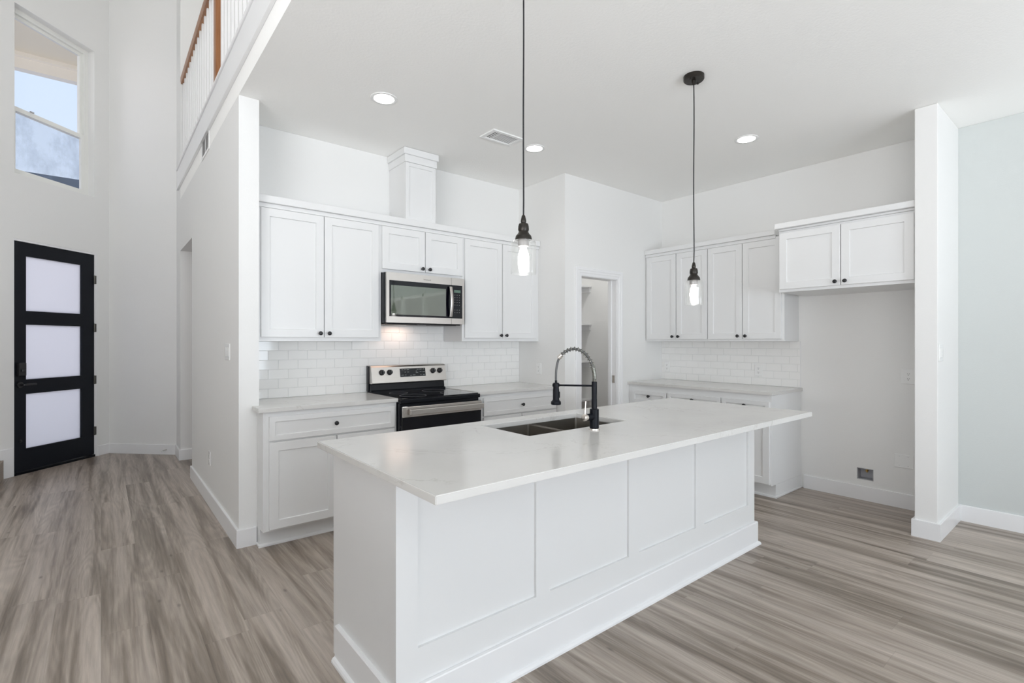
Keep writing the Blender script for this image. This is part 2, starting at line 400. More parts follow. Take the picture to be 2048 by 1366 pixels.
# key planes measured for the room
HC = 2.946          # kitchen ceiling
XL, XS, YS = 0.693, 0.814, 3.655   # left wall face, its kitchen side, its end
YW = 4.074          # range wall
XP, YP = 3.42, 3.389               # pantry block corner
XW = 5.0            # right wall
XG, YG0, YG1 = 4.352, 0.806, 0.9315  # wing wall
TOP = 6.0
REAR, FARL = -4.5, -2.9
A0 = (0.074, 7.751)  # corner of the two diagonal entry walls

# ================================================================ room shell
b = new(); box(b, -3.1, 5.2, -4.7, 8.0, -0.10, 0.0); struct('floor', b, FLOOR)
b = new(); box(b, XL, XW + .12, REAR, 6.77, HC, 3.30); struct('ceiling', b, CEIL)
b = new(); box(b, -3.1, 5.2, -4.7, 8.0, TOP, TOP + .1); struct('ceiling_foyer', b, CEIL)
# left wall (between foyer and kitchen) with the hall opening
b = new()
box(b, XL, XS, YS, 5.826, 0, HC - .001)
box(b, XL, XS, 5.826, 6.77, 2.365, HC - .001)
struct('wall_left', b, WALL)
b = new(); prism(b, [(XL, 6.77), (5.12, 6.77), (5.12, 6.89), (0.82, 6.89), (0.82, 7.2), (XL + .03, 7.2), (XL, 7.132)], 0, TOP); struct('wall_hall_back', b, WALL)
# diagonal wall right of the entry door
def diag(a, bpt, out, z0, z1):
    return [(a[0], a[1]), (bpt[0], bpt[1]), (bpt[0]+out[0], bpt[1]+out[1]), (a[0]+out[0], a[1]+out[1])]
b = new(); prism(b, diag(A0, (XL, 7.132), (0.085, 0.085), 0, TOP), 0, TOP); struct('wall_entry_side', b, WALL)
# diagonal wall with the entry door and the window (local x along the wall, +y outside)
DS0, DS1, DTOP = -1.062, -0.154, 2.370
WS0, WS1, WZ0, WZ1 = -1.048, -0.189, 3.017, 4.720
b = new(); T = 0.15
box(b, -4.2, DS0, 0, T, 0, DTOP); box(b, DS1, 0.0, 0, T, 0, DTOP)
box(b, -4.2, 0.0, 0, T, DTOP, WZ0)
box(b, -4.2, WS0, 0, T, WZ0, WZ1); box(b, WS1, 0.0, 0, T, WZ0, WZ1)
box(b, -4.2, 0.0, 0, T, WZ1, TOP)
o = struct('wall_entry', b, WALL); o.location = (A0[0], A0[1], 0); o.rotation_euler = (0, 0, R(45))
# range wall
b = new(); box(b, XS, XP, YW, YW + .115, 0, HC - .001); struct('wall_back', b, WALL)
# pantry block
b = new(); box(b, XP, XP + .115, YP, 4.85, 0, HC - .001); struct('wall_pantry_left', b, WALL)
PX0, PX1, PZ = 3.640, 4.186, 1.987
b = new()
box(b, XP + .115, PX0, YP, YP + .115, 0, HC - .001); box(b, PX1, XW, YP, YP + .115, 0, HC - .001); box(b, PX0, PX1, YP, YP + .115, PZ, HC - .001)
struct('wall_pantry_front', b, WALL)
b = new(); box(b, XP + .115, XW, 4.77, 4.85, 0, HC - .001); struct('wall_pantry_back', b, WALL)
# right wall with the recessed water box hole (alcove) ; sage part past the wing wall
HB = (1.345, 1.462, 0.172, 0.268)
b = new(); X2 = XW + .12
box(b, XW, X2, HB[1], 4.85, 0, HC - .001); box(b, XW, X2, YG0 + .06, HB[0], 0, HC - .001)
box(b, XW, X2, HB[0], HB[1], 0, HB[2]); box(b, XW, X2, HB[0], HB[1], HB[3], HC - .001); box(b, XW + .08, X2, HB[0], HB[1], HB[2], HB[3])
struct('wall_right', b, WALL)
b = new(); box(b, XW, X2, REAR, -3.5, 0, HC - .001); box(b, XW, X2, -.7, YG0 + .06, 0, HC - .001); box(b, XW, X2, -3.5, -.7, 0, .4); box(b, XW, X2, -3.5, -.7, 2.3, HC - .001)
struct('wall_right_dining', b, SAGE)
wn_ = structe('window_7', (XW + .06, -3.5, .4)); b = new()  # unseen window, added for the fill light on the ceiling
for x in (.025, .95, 1.87, 2.775): box(b, -.04, .04, x - .025, x + .025, 0, 1.9)
box(b, -.04, .04, 0, 2.8, 0, .05); box(b, -.04, .04, 0, 2.8, 1.85, 1.9); obj('window_frame', b, VINYL, wn_)
b = new(); box(b, .041, .045, .02, 2.78, .02, 1.88); obj('pane', b, GLASS, wn_)
b = new(); box(b, XG, XW, YG0, YG1, 0, HC - .001, 0.004, 2); struct('wall_wing', b, WALL)
b = new(); box(b, XW, X2, REAR, 6.77, 3.30, TOP); struct('wall_right_loft', b, WALL)

# rear and far-left walls with their window openings, behind the camera
b = new(); Y0, Y1 = REAR - .12, REAR
def holes(bm, u0, u1, z0, z1, hs, f):
    us = sorted({u0, u1, *[h[0] for h in hs], *[h[1] for h in hs]})
    for a, c in zip(us, us[1:]):
        cuts = sorted((h[2], h[3]) for h in hs if h[0] <= a + 1e-6 and h[1] >= c - 1e-6)
        z = z0
        for p, q in cuts:
            if p > z: f(bm, a, c, z, p)
            z = q
        if z < z1: f(bm, a, c, z, z1)
RH = [(-0.5, 2.9, .1, 2.2), (-2.7, -1.1, .3, 2.2), (-2.6, 0.4, 3.25, 5.15)]
holes(b, FARL - .12, X2, 0, TOP, RH, lambda m, a, c, p, q: box(m, a, c, Y0, Y1, p, q)); struct('wall_rear', b, WALL)
b = new()
LH = [(-3.3, 0.9, .4, 2.3), (-3.3, 1.3, 3.5, 5.3)]
holes(b, REAR, 4.85, 0, TOP, LH, lambda m, a, c, p, q: box(m, FARL - .12, FARL, a, c, p, q)); struct('wall_far_left', b, WALL)
k = 2
for (u0, u1, z0, z1) in RH:
    wn_ = structe('window_%d' % k, (u0, REAR - .06, z0)); k += 1
    b = new(); n = 3 if u1 - u0 > 2 else 2
    for i in range(n + 1):
        x = (u1 - u0) * i / n; x = min(max(x, .025), u1 - u0 - .025); box(b, x - .025, x + .025, -.04, .04, 0, z1 - z0)
    box(b, 0, u1 - u0, -.04, .04, 0, .05); box(b, 0, u1 - u0, -.04, .04, z1 - z0 - .05, z1 - z0)
    obj('window_frame', b, VINYL, wn_)
    b = new(); box(b, 0.02, u1 - u0 - .02, -.045, -.041, 0.02, z1 - z0 - .02); obj('pane', b, GLASS, wn_)
for (u0, u1, z0, z1) in LH:
    wn_ = structe('window_%d' % k, (FARL - .06, u0, z0)); k += 1
    b = new(); n = 3
    for i in range(n + 1):
        x = (u1 - u0) * i / n; x = min(max(x, .025), u1 - u0 - .025); box(b, -.04, .04, x - .025, x + .025, 0, z1 - z0)
    box(b, -.04, .04, 0, u1 - u0, 0, .05); box(b, -.04, .04, 0, u1 - u0, z1 - z0 - .05, z1 - z0)
    obj('window_frame', b, VINYL, wn_)
    b = new(); box(b, -.045, -.041, 0.02, u1 - u0 - .02, 0.02, z1 - z0 - .02); obj('pane', b, GLASS, wn_)

# ---------------------------------------------------------------- baseboards
BH, BT = 0.118, 0.015
BP = [(0, 0), (BT, 0), (BT, BH - .003), (BT - .002, BH), (0, BH)]
def bb(name, paths, side=1):
    b = new()
    for p in paths: sweep(b, p, BP, None, side)
    return struct(name, b, TRIM)
bb('baseboard_left', [[(XL + .1, 5.826), (XL, 5.826), (XL, YS), (XS - .018, YS)]], 1)
bb('baseboard_right', [[(XW, 1.878), (XW, YG1 + BT)]], 1)
bb('baseboard_wing', [[(XW - BT, YG1), (XG, YG1), (XG, YG0), (XW, YG0)]], 1)
bb('baseboard_dining', [[(XW, YG0 - BT), (XW, REAR)]], 1)
bb('baseboard_hall', [[(XL, 7.132), (XL, 6.77), (2.4, 6.77)]], 1)
b = new(); box(b, 0, .875, -BT, 0, 0, BH, .0025); o = struct('baseboard_entry_side', b, TRIM); o.location = (*A0, 0); o.rotation_euler = (0, 0, R(-45))
b = new(); box(b, DS1 + .002, 0, -BT, 0, 0, BH, .0025); o = struct('baseboard_entry', b, TRIM); o.location = (*A0, 0); o.rotation_euler = (0, 0, R(45))
b = new(); box(b, -2.6, DS0 - .002, -BT, 0, 0, .285, .0025); o = struct('baseboard_stair', b, TRIM); o.location = (*A0, 0); o.rotation_euler = (0, 0, R(45))

# ---------------------------------------------------------------- loft edge fascia
b = new()
box(b, XL - .016, XL, REAR, 6.93, 3.095, 3.300, .002)
box(b, XL - .026, XL + .12, REAR, 6.765, 3.3005, 3.325, .003); box(b, XL - .026, XL, 6.7655, 6.93, 3.3005, 3.325, .003)
box(b, XL - .022, XL, REAR, 6.93, 3.081, 3.0945, .002)
struct('trim_1', b, TRIM)

# ---------------------------------------------------------------- entry door
dr = structe('door_1', (*A0, 0), R(45))
b = new()
box(b, DS0 + .0005, DS0 + .012, .002, T, 0, DTOP - .0205); box(b, DS1 - .028, DS1 - .0005, .002, T, 0, DTOP - .0205); box(b, DS0 + .0005, DS1 - .0005, .002, T, DTOP - .020, DTOP - .0005)
obj('door_frame', b, TRIM, dr)
D0, D1, DZ0, DZ1 = DS0 + .013, DS1 - .029, .030, 2.348
GX0, GX1 = -.930, -.330
GZ = [(.249, .806), (.953, 1.513), (1.653, 2.210)]
b = new(); ya, yb_ = .012, .056
box(b, D0, GX0, ya, yb_, DZ0, DZ1); box(b, GX1, D1, ya, yb_, DZ0, DZ1)
zs = [DZ0, GZ[0][0], GZ[0][1], GZ[1][0], GZ[1][1], GZ[2][0], GZ[2][1], DZ1]
for i in range(0, 8, 2): box(b, GX0, GX1, ya, yb_, zs[i], zs[i+1])
obj('door_leaf', b, BLACKD, dr)
for z0, z1 in GZ:
    b = new(); box(b, GX0, GX1, .036, .042, z0, z1); obj('glass_pane', b, FROST, dr)
b = new(); box(b, DS0 + .012, DS1 - .028, -.005, T, 0, .026, .002); obj('threshold', b, BENAM, dr)
b = new(); box(b, -1.022, -.955, -.025, .012, .995, 1.125, .005, 2); hd = obj('keypad_lock', b, DARK, dr)
b = new(); box(b, -1.008, -.970, -.040, -.025, 1.035, 1.060, .003); obj('thumb_turn', b, DARK, hd)
b = new(); lathe(b, [(.030, 0.012), (.030, -.002), (.012, -.004), (.011, -.045)], (-.992, 0, .905), 'y', 20); box(b, -1.0, -.875, -.052, -.038, .895, .915, .004)
obj('lever_handle', b, DARK, dr, smooth=35)
b = new(); lathe(b, [(.014, .012), (.013, .002), (.006, 0)], (-.985, 0, .335), 'y', 16); obj('peephole_plug', b, DARK, dr, smooth=35)
for z in (2.06, 1.50, .895, .30):
    b = new(); tube(b, [(DS1 - .031, .004, z - .05), (DS1 - .031, .004, z + .05)], .0075, 10); box(b, DS1 - .030, DS1 - .012, -.002, .002, z - .048, z + .048)
    obj('hinge', b, HINGE, dr)

# ---------------------------------------------------------------- entry window (above the door)
wd = structe('window_1', (*A0, 0), R(45))
b = new(); fy0, fy1 = .085, .150
ring(b, WS0, WS1, WZ0, WZ1, .045, .045, .04, .05, fy0, fy1)
obj('window_frame', b, VINYL, wd)
ZM = 3.70
b = new(); a0, a1 = .112, .142
ring(b, WS0 + .0455, WS1 - .0455, ZM - .02, WZ1 - .0505, .030, .030, .04, .035, a0, a1)
us_ = obj('upper_sash', b, VINYL, wd)
b = new(); box(b, WS0 + .07, WS1 - .07, .126, .129, ZM + .01, WZ1 - .08); obj('pane', b, GLASS, us_)
b = new(); a0, a1 = .086, .111
ring(b, WS0 + .0455, WS1 - .0455, WZ0 + .0405, ZM + .025, .034, .034, .035, .045, a0 , .111)
ls_ = obj('lower_sash', b, VINYL, wd)
b = new(); box(b, WS0 + .075, WS1 - .075, .092, .095, WZ0 + .07, ZM - .015); obj('pane', b, GLASS, ls_)
b = new(); box(b, WS0 + .05, WS1 - .05, .1440, .1448, WZ0 + .045, ZM - .021); obj('insect_screen', b, SCREEN, wd)
b = new(); box(b, -.84, -.80, .066, .080, ZM + .022, ZM + .034, .002); obj('sash_lock', b, GREYPL, ls_)

# ---------------------------------------------------------------- outside: porch, ground, neighbouring house
pr = thing('porch_roof', 'porch soffit with cream edge beam seen through the high entry window', 'porch roof', (-4.0, 7.5, 5.5))
b = new(); prism(b, [(-3.0, -1.5), (-1.2, -2.9+.1), (4.02, 0.52), (6.5, 0.3), (6.5, 3.0), (-3, 3.0)], .23, .30)
b.free(); b = new(); box(b, -3.0, 7.5, .75, 3.1, .16, .22)
obj('soffit', b, SOFFIT, pr)
b = new(); box(b, -3.0, 7.5, 3.0, 3.14, -.06, .20); box(b, -3.0, 7.5, 2.93, 3.0, .10, .17); obj('edge_beam', b, CREAM, pr)
b = new(); tube(b, [(2.85, 3.07, -.06), (2.85, 3.07, -.28), (2.88, 3.07, -.40)], [.05, .05, .03], 10); obj('bracket', b, BRICKM, pr)
b = new(); box(b, -60, 60, 8.2, 90, -.25, -.15); o = tag(obj('driveway', b, CONC), 'pale concrete ground outside the front door', 'ground'); o['kind'] = 'structure'
nh = thing('neighbour_house', 'distant house with dark blue-grey roof at the foot of the high window', 'house', (-9, 27, 0))
b = new(); box(b, -8, 8, 0, 8, -.15, 7.40); obj('house_wall', b, BRICKM, nh)
b = new(); box(b, -8.6, 8.6, -.75, -.6, 7.42, 7.74); obj('gutter', b, ROOFM, nh)
b = new(); v = [b.verts.new(p) for p in ((-8.6,-.6,7.42),(8.6,-.6,7.42),(8.6,8.6,7.42),(-8.6,8.6,7.42),(-4,4,8.2),(4,4,8.2))]
for q in ((0,1,5,4),(1,2,5),(2,3,4,5),(3,0,4),(3,2,1,0)): b.faces.new([v[i] for i in q])
obj('house_roof', b, ROOFM, nh)

# ---------------------------------------------------------------- stair step (carpet)
b = new(); prism(b, [(-.735, 6.925), (-.735, 5.9), (-1.72, 5.9), (-1.72, 5.935)], 0, .205)
bmesh.ops.bevel(b, geom=[e for e in b.edges if all(v.co.z > .1 for v in e.verts)], offset=.02, segments=3, affect='EDGES')
tag(obj('stair_step', b, CARPET, smooth=40), 'beige carpeted stair step left of the black front door', 'stair step')

# ---------------------------------------------------------------- loft railing
rl = thing('loft_railing', 'white baluster railing with brown oak handrail and newel along loft edge', 'railing', (0.73, 6.75, 3.325))
b = new(); prof = [(-.032, 0.925), (.032, .925), (.036, .955), (.036, .995), (.022, 1.020), (-.022, 1.020), (-.036, .995), (-.036, .955)]
profile_run(b, prof, 0.018, -4.35, lambda s, u, v: (u, s, v)); obj('handrail', b, OAK, rl)
b = new(); box(b, -.040, .018, -2.255, -2.165, 0, 1.32, .004); box(b, -.046, .024, -2.262, -2.158, 1.3205, 1.35, .004); obj('newel_post', b, OAK, rl)
y = -.012
for i in range(32):
    if not (-2.285 < y < -2.135):
        b = new(); box(b, -.016, .016, y - .016, y + .016, 0, .925); obj('baluster', b, TRIM, rl)
    y -= .137 if i < 17 else .127

# ---------------------------------------------------------------- grilles
g = thing('return_air_grille', 'white air grille high on the left wall under the loft edge', 'vent', (XL, 4.98, 2.93))
b = new()
ring(b, -.19, .19, 0, .18, .025, .025, .022, .022, -.006, -.0002, lambda x, y, z: (y, x, z)); box(b, -.0055, -.0032, -.010, .010, .0222, .1578)
obj('frame', b, PLATE, g)
b = new(); box(b, -.003, -.0005, -.165, .165, .022, .158); obj('backing', b, SLOT, g)
b = new()
for i in range(11):
    zz = .026 + i * .0122
    for y0_, y1_ in ((-.162, -.012), (.012, .162)): box(b, -.0040, -.0032, y0_, y1_, zz, zz + .0022)
obj('louvers', b, PLATE, g)

g = thing('ceiling_vent', 'white louvered supply vent in the kitchen ceiling', 'vent', (2.29, 3.02, HC))
W_, H_ = .295, .185; b = new()
for s in ((0, W_, 0, .028), (0, W_, H_ - .028, H_), (0, .030, .028, H_ - .028), (W_ - .030, W_, .028, H_ - .028)): box(b, s[0], s[1], s[2], s[3], -.010, 0, .002)
obj('frame', b, PLATE, g)
b = new(); box(b, .03, W_ - .03, .028, H_ - .028, -.002, -.0005); obj('backing', b, SLOT, g)
b = new()
for x in (.037, .055, .073, .088): box(b, x, x + .008, .028, H_ - .028, -.0045, -.0025)
for i in range(9):
    yy = .0335 + i * .0145; box(b, .096, W_ - .03, yy, yy + .0060, -.0045, -.0025)
obj('louvers', b, PLATE, g)

# ---------------------------------------------------------------- recessed lights
def downlight(x, y, label):
    t = thing('recessed_light', label, 'ceiling light', (x, y, HC), group=None)
    b = new(); lathe(b, [(.086, 0), (.086, -.004), (.078, -.006), (.066, -.004), (.066, -.001)], n=40); obj('trim_ring', b, PLATE, t, smooth=30)
    b = new(); lathe(b, [(.065, -.0015), (.065, -.0045), (.058, -.0055)], n=40); obj('diffuser', b, LAMP, t, smooth=30)
    l = bpy.data.lights.new('downlight', 'SPOT'); l.energy = 6.5; l.spot_size = R(150); l.spot_blend = 1; l.shadow_soft_size = .06; l.color = (1, .97, .93)
    lo = bpy.data.objects.new('downlight', l); COL.objects.link(lo); lo.parent = t; lo.location = (0, 0, -.02)
downlight(1.447, 3.107, 'glowing recessed light nearest the loft edge, over the tall left cabinets')
downlight(2.788, 3.117, 'glowing recessed light beside the ceiling vent')
downlight(3.961, 1.911, 'glowing recessed light on the right, past the right pendant')

# ---------------------------------------------------------------- pendants
def pendant(x, y, zcap, label, wav):
    t = thing('pendant_light', label, 'pendant light', (x, y, zcap), group=None)
    L = HC - zcap
    b = new(); lathe(b, [(.060, L), (.060, L - .012), (.060, L - .022), (.055, L - .028), (.012, L - .029), (.010, L - .048), (.004, L - .055)], n=36)
    cn = obj('canopy', b, BRONZE, t, smooth=30)
    for s in (-1, 1):
        b = new(); lathe(b, [(.007, L - .028), (.006, L - .034), (.002, L - .036)], (s * .045, 0, 0), n=10); obj('screw', b, BRONZE, cn)
    pts = [(0, 0, L - .05)]
    for i in range(1, 15):
        f = i / 15; pts.append((wav * math.sin(f * 7.5) * (1 - f * .2), wav * .5 * math.sin(f * 5 + 1) * math.sin(f * math.pi), (L - .05) * (1 - f) + .135 * f))
    pts.append((0, 0, .133))
    b = new(); tube(b, pts, .0035, 8); obj('cord', b, DARK, t, smooth=60)
    b = new(); lathe(b, [(.004, .136), (.008, .130), (.012, .112), (.012, .104), (.009, .098)], n=20); obj('strain_relief', b, BRONZE, t, smooth=40)
    b = new(); lathe(b, [(.010, .100), (.020, .096), (.023, .086), (.024, .070), (.021, .062), (.024, .055), (.034, .043), (.037, .030), (.037, .026), (.030, .026)], n=32)
    obj('cap', b, BRONZE, t, smooth=25)
    b = new(); lathe(b, [(.024, .027), (.024, .000), (.021, -.002)], n=28); obj('socket', b, CERAM, t, smooth=30)
    b = new(); lathe(b, [(.030, .024), (.050, .022), (.055, .015), (.055, -.120), (.0545, -.122), (.053, -.120), (.053, .014), (.049, .019), (.030, .021)], n=48, closed=True)
    obj('glass_shade', b, SHADE, t, smooth=30)
    b = new(); lathe(b, [(.012, -.001), (.014, -.012), (.022, -.035), (.0245, -.060), (.022, -.080), (.013, -.096), (.004, -.101)], n=24); obj('bulb', b, BULB, t, smooth=60)
pendant(1.425, 1.665, 1.757, 'clear glass pendant with glowing bulb on the left, nearest the camera', .0015)
pendant(2.776, 1.660, 1.685, 'clear glass pendant on the right, its round black canopy in view', .006)

# ================================================================ cabinets
def shaker(name, x0, x1, z0, z1, parent, knob=None, st=.055, y=0.0, th=.019, mat=None):
    mat = mat or CAB
    b = new(); yf = y - th
    v = {}
    outer = [(x0, z0), (x1, z0), (x1, z1), (x0, z1)]
    inner = [(x0 + st, z0 + st), (x1 - st, z0 + st), (x1 - st, z1 - st), (x0 + st, z1 - st)]
    inn2 = [(a + dx * .003, c + dz * .003) for (a, c), (dx, dz) in zip(inner, ((1, 1), (-1, 1), (-1, -1), (1, -1)))]
    bk = [b.verts.new((p, y, q)) for p, q in outer]; e = .0015
    of = [b.verts.new((p, yf + e, q)) for p, q in outer]
    off = [b.verts.new((p + dx * e, yf, q + dz * e)) for (p, q), (dx, dz) in zip(outer, ((1, 1), (-1, 1), (-1, -1), (1, -1)))]
    iv = [b.verts.new((p, yf, q)) for p, q in inner]; iw = [b.verts.new((p, yf + .009, q)) for p, q in inn2]
    for i in range(4):
        j = (i + 1) % 4
        for A_, B_ in ((bk, of), (of, off), (off, iv), (iv, iw)): b.faces.new((A_[i], A_[j], B_[j], B_[i]))
    b.faces.new(iw); b.faces.new(bk[::-1])
    bmesh.ops.recalc_face_normals(b, faces=b.faces[:])
    o = obj(name, b, mat, parent)
    if knob:
        kb = new(); lathe(kb, [(.0075, 0), (.006, -.004), (.0055, -.012), (.011, -.017), (.0148, -.021), (.0148, -.026), (.010, -.0295), (.003, -.0300)], (knob[0], yf, knob[1]), 'y', 20)
        obj('knob', kb, DARK, o, smooth=40)
    return o

def crown(bm, x0, x1, y0, d, z, ret_l=True, ret_r=True, h=.062):
    # stepped crown board along the front with its small cove
    box(bm, x0, x1, y0 - .012, y0 - .0005, z - .020, z + .010, .002)
    box(bm, x0, x1, y0 - .030, d, z + .0105, z + h, .003)

# ---- upper cabinets on the range wall (local x to the right, -y towards the room)
YU = 3.764; UD = YW - YU - .001
ZB, ZT = 1.343, 2.284
t = thing('upper_cabinet', 'tall white two-door upper cabinet left of the microwave', 'cabinet', (XS + .003, YU, 0))
b = new(); box(b, 0, .910, 0, UD, ZB, ZT, .001); obj('carcass', b, CAB, t)
shaker('door', .030, .454, 1.372, 2.262, t, (.424, 1.401)); shaker('door', .460, .884, 1.372, 2.262, t, (.489, 1.401))
t = thing('upper_cabinet', 'short white two-door cabinet directly above the microwave', 'cabinet', (XS + .914, YU, 0))
b = new(); box(b, 0, .768, 0, UD, 1.893, ZT, .001); obj('carcass', b, CAB, t)
shaker('door', .003, .386, 1.922, 2.262, t, (.356, 1.948)); shaker('door', .393, .766, 1.922, 2.262, t, (.424, 1.948))
t = thing('upper_cabinet', 'white two-door upper cabinet between microwave and pantry wall', 'cabinet', (XS + .914 + .769, YU, 0))
b = new(); box(b, 0, XP - (XS + 1.683) - .001, 0, UD, ZB, ZT, .001); obj('carcass', b, CAB, t)
shaker('door', .023, .443, 1.372, 2.262, t, (.420, 1.398)); shaker('door', .453, .872, 1.372, 2.262, t, (.486, 1.398))
b = new(); crown(b, XS + .002, XP - .002, YU, YW - .002, ZT + .002, False, False, .062)
tag(obj('crown_molding', b, CAB), 'white stepped crown along the top of the cabinets over the range', 'crown molding')

# ---- vent chimney over the microwave
t = thing('vent_chimney', 'white panelled vent chimney rising from cabinets to ceiling', 'vent chimney', (1.948, 3.772, ZT + .066))
hh = HC - (ZT + .066) - .003
b = new(); box(b, 0, .282, .008, YW - 3.772 - .001, 0, hh - .001, .001); obj('shaft', b, CAB, t)
shaker('front_panel', 0, .282, 0.0, hh - .116, t, None, .030, y=.0075, th=.012)
b = new()
pth = [(.02, .06), (-.008, .06)]
box(b, -.010, .292, -.010, YW - 3.772 - .001, hh - .115, hh - .055, .002)
box(b, -.022, .304, -.022, YW - 3.772 - .001, hh - .055, hh, .003)
obj('crown', b, CAB, t)

# ---- right wall uppers: local x runs towards the camera (-Y world), local -y = -X world
RZ = R(-90)
XU = 4.69; RD = XW - XU - .001
t = thing('upper_cabinet', 'two-door upper cabinet on the right wall nearest the pantry', 'cabinet', (XU, YP - .002, 0), RZ)
b = new(); box(b, 0, .736, 0, RD, ZB, ZT, .001); obj('carcass', b, CAB, t)
shaker('door', .022, .383, 1.365, 2.262, t, (.352, 1.393)); shaker('door', .392, .735, 1.365, 2.262, t, (.422, 1.393))
t = thing('upper_cabinet', 'two-door upper cabinet on the right wall next to the fridge alcove', 'cabinet', (XU, YP - .739, 0), RZ)
b = new(); box(b, 0, YP - .739 - 1.925, 0, RD, ZB, ZT, .001); obj('carcass', b, CAB, t)
shaker('door', .009, .351, 1.365, 2.262, t, (.318, 1.393)); shaker('door', .359, .705, 1.365, 2.262, t, (.391, 1.393))
b = new(); crown(b, 0, YP - 2.0, 0, RD - .001, ZT + .002, False, False, .055); o = tag(obj('crown_molding', b, CAB), 'white crown over the right wall cabinets, lower of the two', 'crown molding'); o.location = (XU, YP - .003, 0); o.rotation_euler = (0, 0, RZ)
# fridge cabinet (deeper, higher)
XF = 4.42; FY = 1.857
t = thing('fridge_cabinet', 'deep two-door white cabinet above the empty fridge alcove', 'cabinet', (XF, FY, 0), RZ)
b = new(); box(b, 0, FY - YG1 - .001, 0, XW - XF - .001, 1.753, 2.262, .001); obj('carcass', b, CAB, t)
shaker('door', .010, .457, 1.776, 2.245, t, (.428, 1.805)); shaker('door', .464, .912, 1.776, 2.245, t, (.495, 1.805))
b = new(); box(b, 0, FY - YG1 - .003, -.010, .42, 2.263, 2.2795, .002); box(b, -.020, FY - YG1 - .003, -.045, .42, 2.280, 2.325, .003)
o = tag(obj('crown_molding', b, CAB), 'white crown over the fridge alcove cabinet, higher of the two', 'crown molding'); o.location = (XF, FY, 0); o.rotation_euler = (0, 0, RZ)

# ---- base cabinets
def base(label, loc, W, rz, D, fronts, toe=.062, left_fin=0.0, right_to_floor=False, shoe_l=False, shoe_r=False):
    t = thing('base_cabinet', label, 'cabinet', loc, rz)
    b = new(); box(b, 0, W, 0, D, .115, .885, .001)
    if left_fin: box(b, -left_fin, 0, 0, .152, .115, .885, .001)
    obj('carcass', b, CAB, t)
    b = new(); box(b, -left_fin, W, toe, D, 0, .1145)
    if left_fin: b.free(); b = new(); box(b, 0, W, toe, D, 0, .1145); box(b, -left_fin, 0, toe, .152, 0, .1145)
    # quarter-round shoe
    prof = [(toe, 0), (toe - .014, 0), (toe - .013, .010), (toe - .008, .016), (toe, .019)]
    profile_run(b, prof, -left_fin - (.012 if shoe_l else 0), W + (.012 if shoe_r else 0))
    if shoe_r: box(b, W, W + .012, toe - .013, D, 0, .018, .003)
    if shoe_l: box(b, -left_fin - .012, -left_fin, toe - .013, .150, 0, .018, .003)
    obj('toe_kick', b, CAB, t)
    for f in fronts:
        shaker(f[0], f[1], f[2], f[3], f[4], t, f[5] if len(f) > 5 else None, f[6] if len(f) > 6 else .055)
    return t
YF = 3.500
base('white base cabinet with wide drawer left of the range', (XS + .002, YF, 0), 1.732 - XS - .004, 0, YW - YF - .001,
     [('drawer', .020, .894, .700, .856, (.446, .777), .034), ('door', .020, .451, .128, .688, (.424, .640)), ('door', .459, .894, .128, .688, (.488, .640))],
     left_fin=.014, shoe_l=True, toe=.075)
base('white base cabinet with drawer between range and pantry wall', (2.470, YF, 0), XP - 2.470 - .002, 0, YW - YF - .001,
     [('drawer', .065, .925, .700, .856, (.493, .772), .034), ('door', .065, .488, .128, .688, (.462, .640)), ('door', .498, .925, .128, .688, (.524, .640))], toe=.075)
XB = 4.392; W3 = YP - 1.905 - .002
base('long white base cabinet run with three drawers on the right wall', (XB, YP - .002, 0), W3, RZ, XW - XB - .001,
     [('drawer', .050, .465, .700, .822, (.268, .777), .034), ('drawer', .480, 1.035, .700, .828, (.760, .783), .034), ('drawer', 1.050, 1.470, .700, .828, (1.262, .783), .034),
      ('door', .050, .465, .128, .688, (.435, .640)), ('door', .480, .754, .128, .688, (.725, .640)), ('door', .761, 1.035, .128, .688, (.790, .640)), ('door', 1.050, 1.470, .128, .688, (1.080, .640))], toe=.080, shoe_r=True)

# ---- countertops
def slab(name, pts, label, z0=.886, z1=.914):
    b = new(); prism(b, pts, z0, z1)
    bmesh.ops.bevel(b, geom=[e for e in b.edges if abs(e.calc_face_angle(0)) > .7], offset=.0025, segments=2, affect='EDGES')
    return tag(obj(name, b, QUARTZ), label, 'countertop')
slab('countertop', [(.770, 3.470), (1.731, 3.470), (1.731, YW - .001), (XS + .001, YW - .001), (XS + .001, YS - .001), (.770, YS - .001)], 'pale quartz countertop left of the range')
slab('countertop', [(2.466, 3.470), (XP - .001, 3.470), (XP - .001, YW - .001), (2.466, YW - .001)], 'pale quartz countertop right of the range')
slab('countertop', [(4.362, YP - .001), (4.362, 1.890), (XW - .001, 1.890), (XW - .001, YP - .001)], 'pale quartz countertop along the right wall')

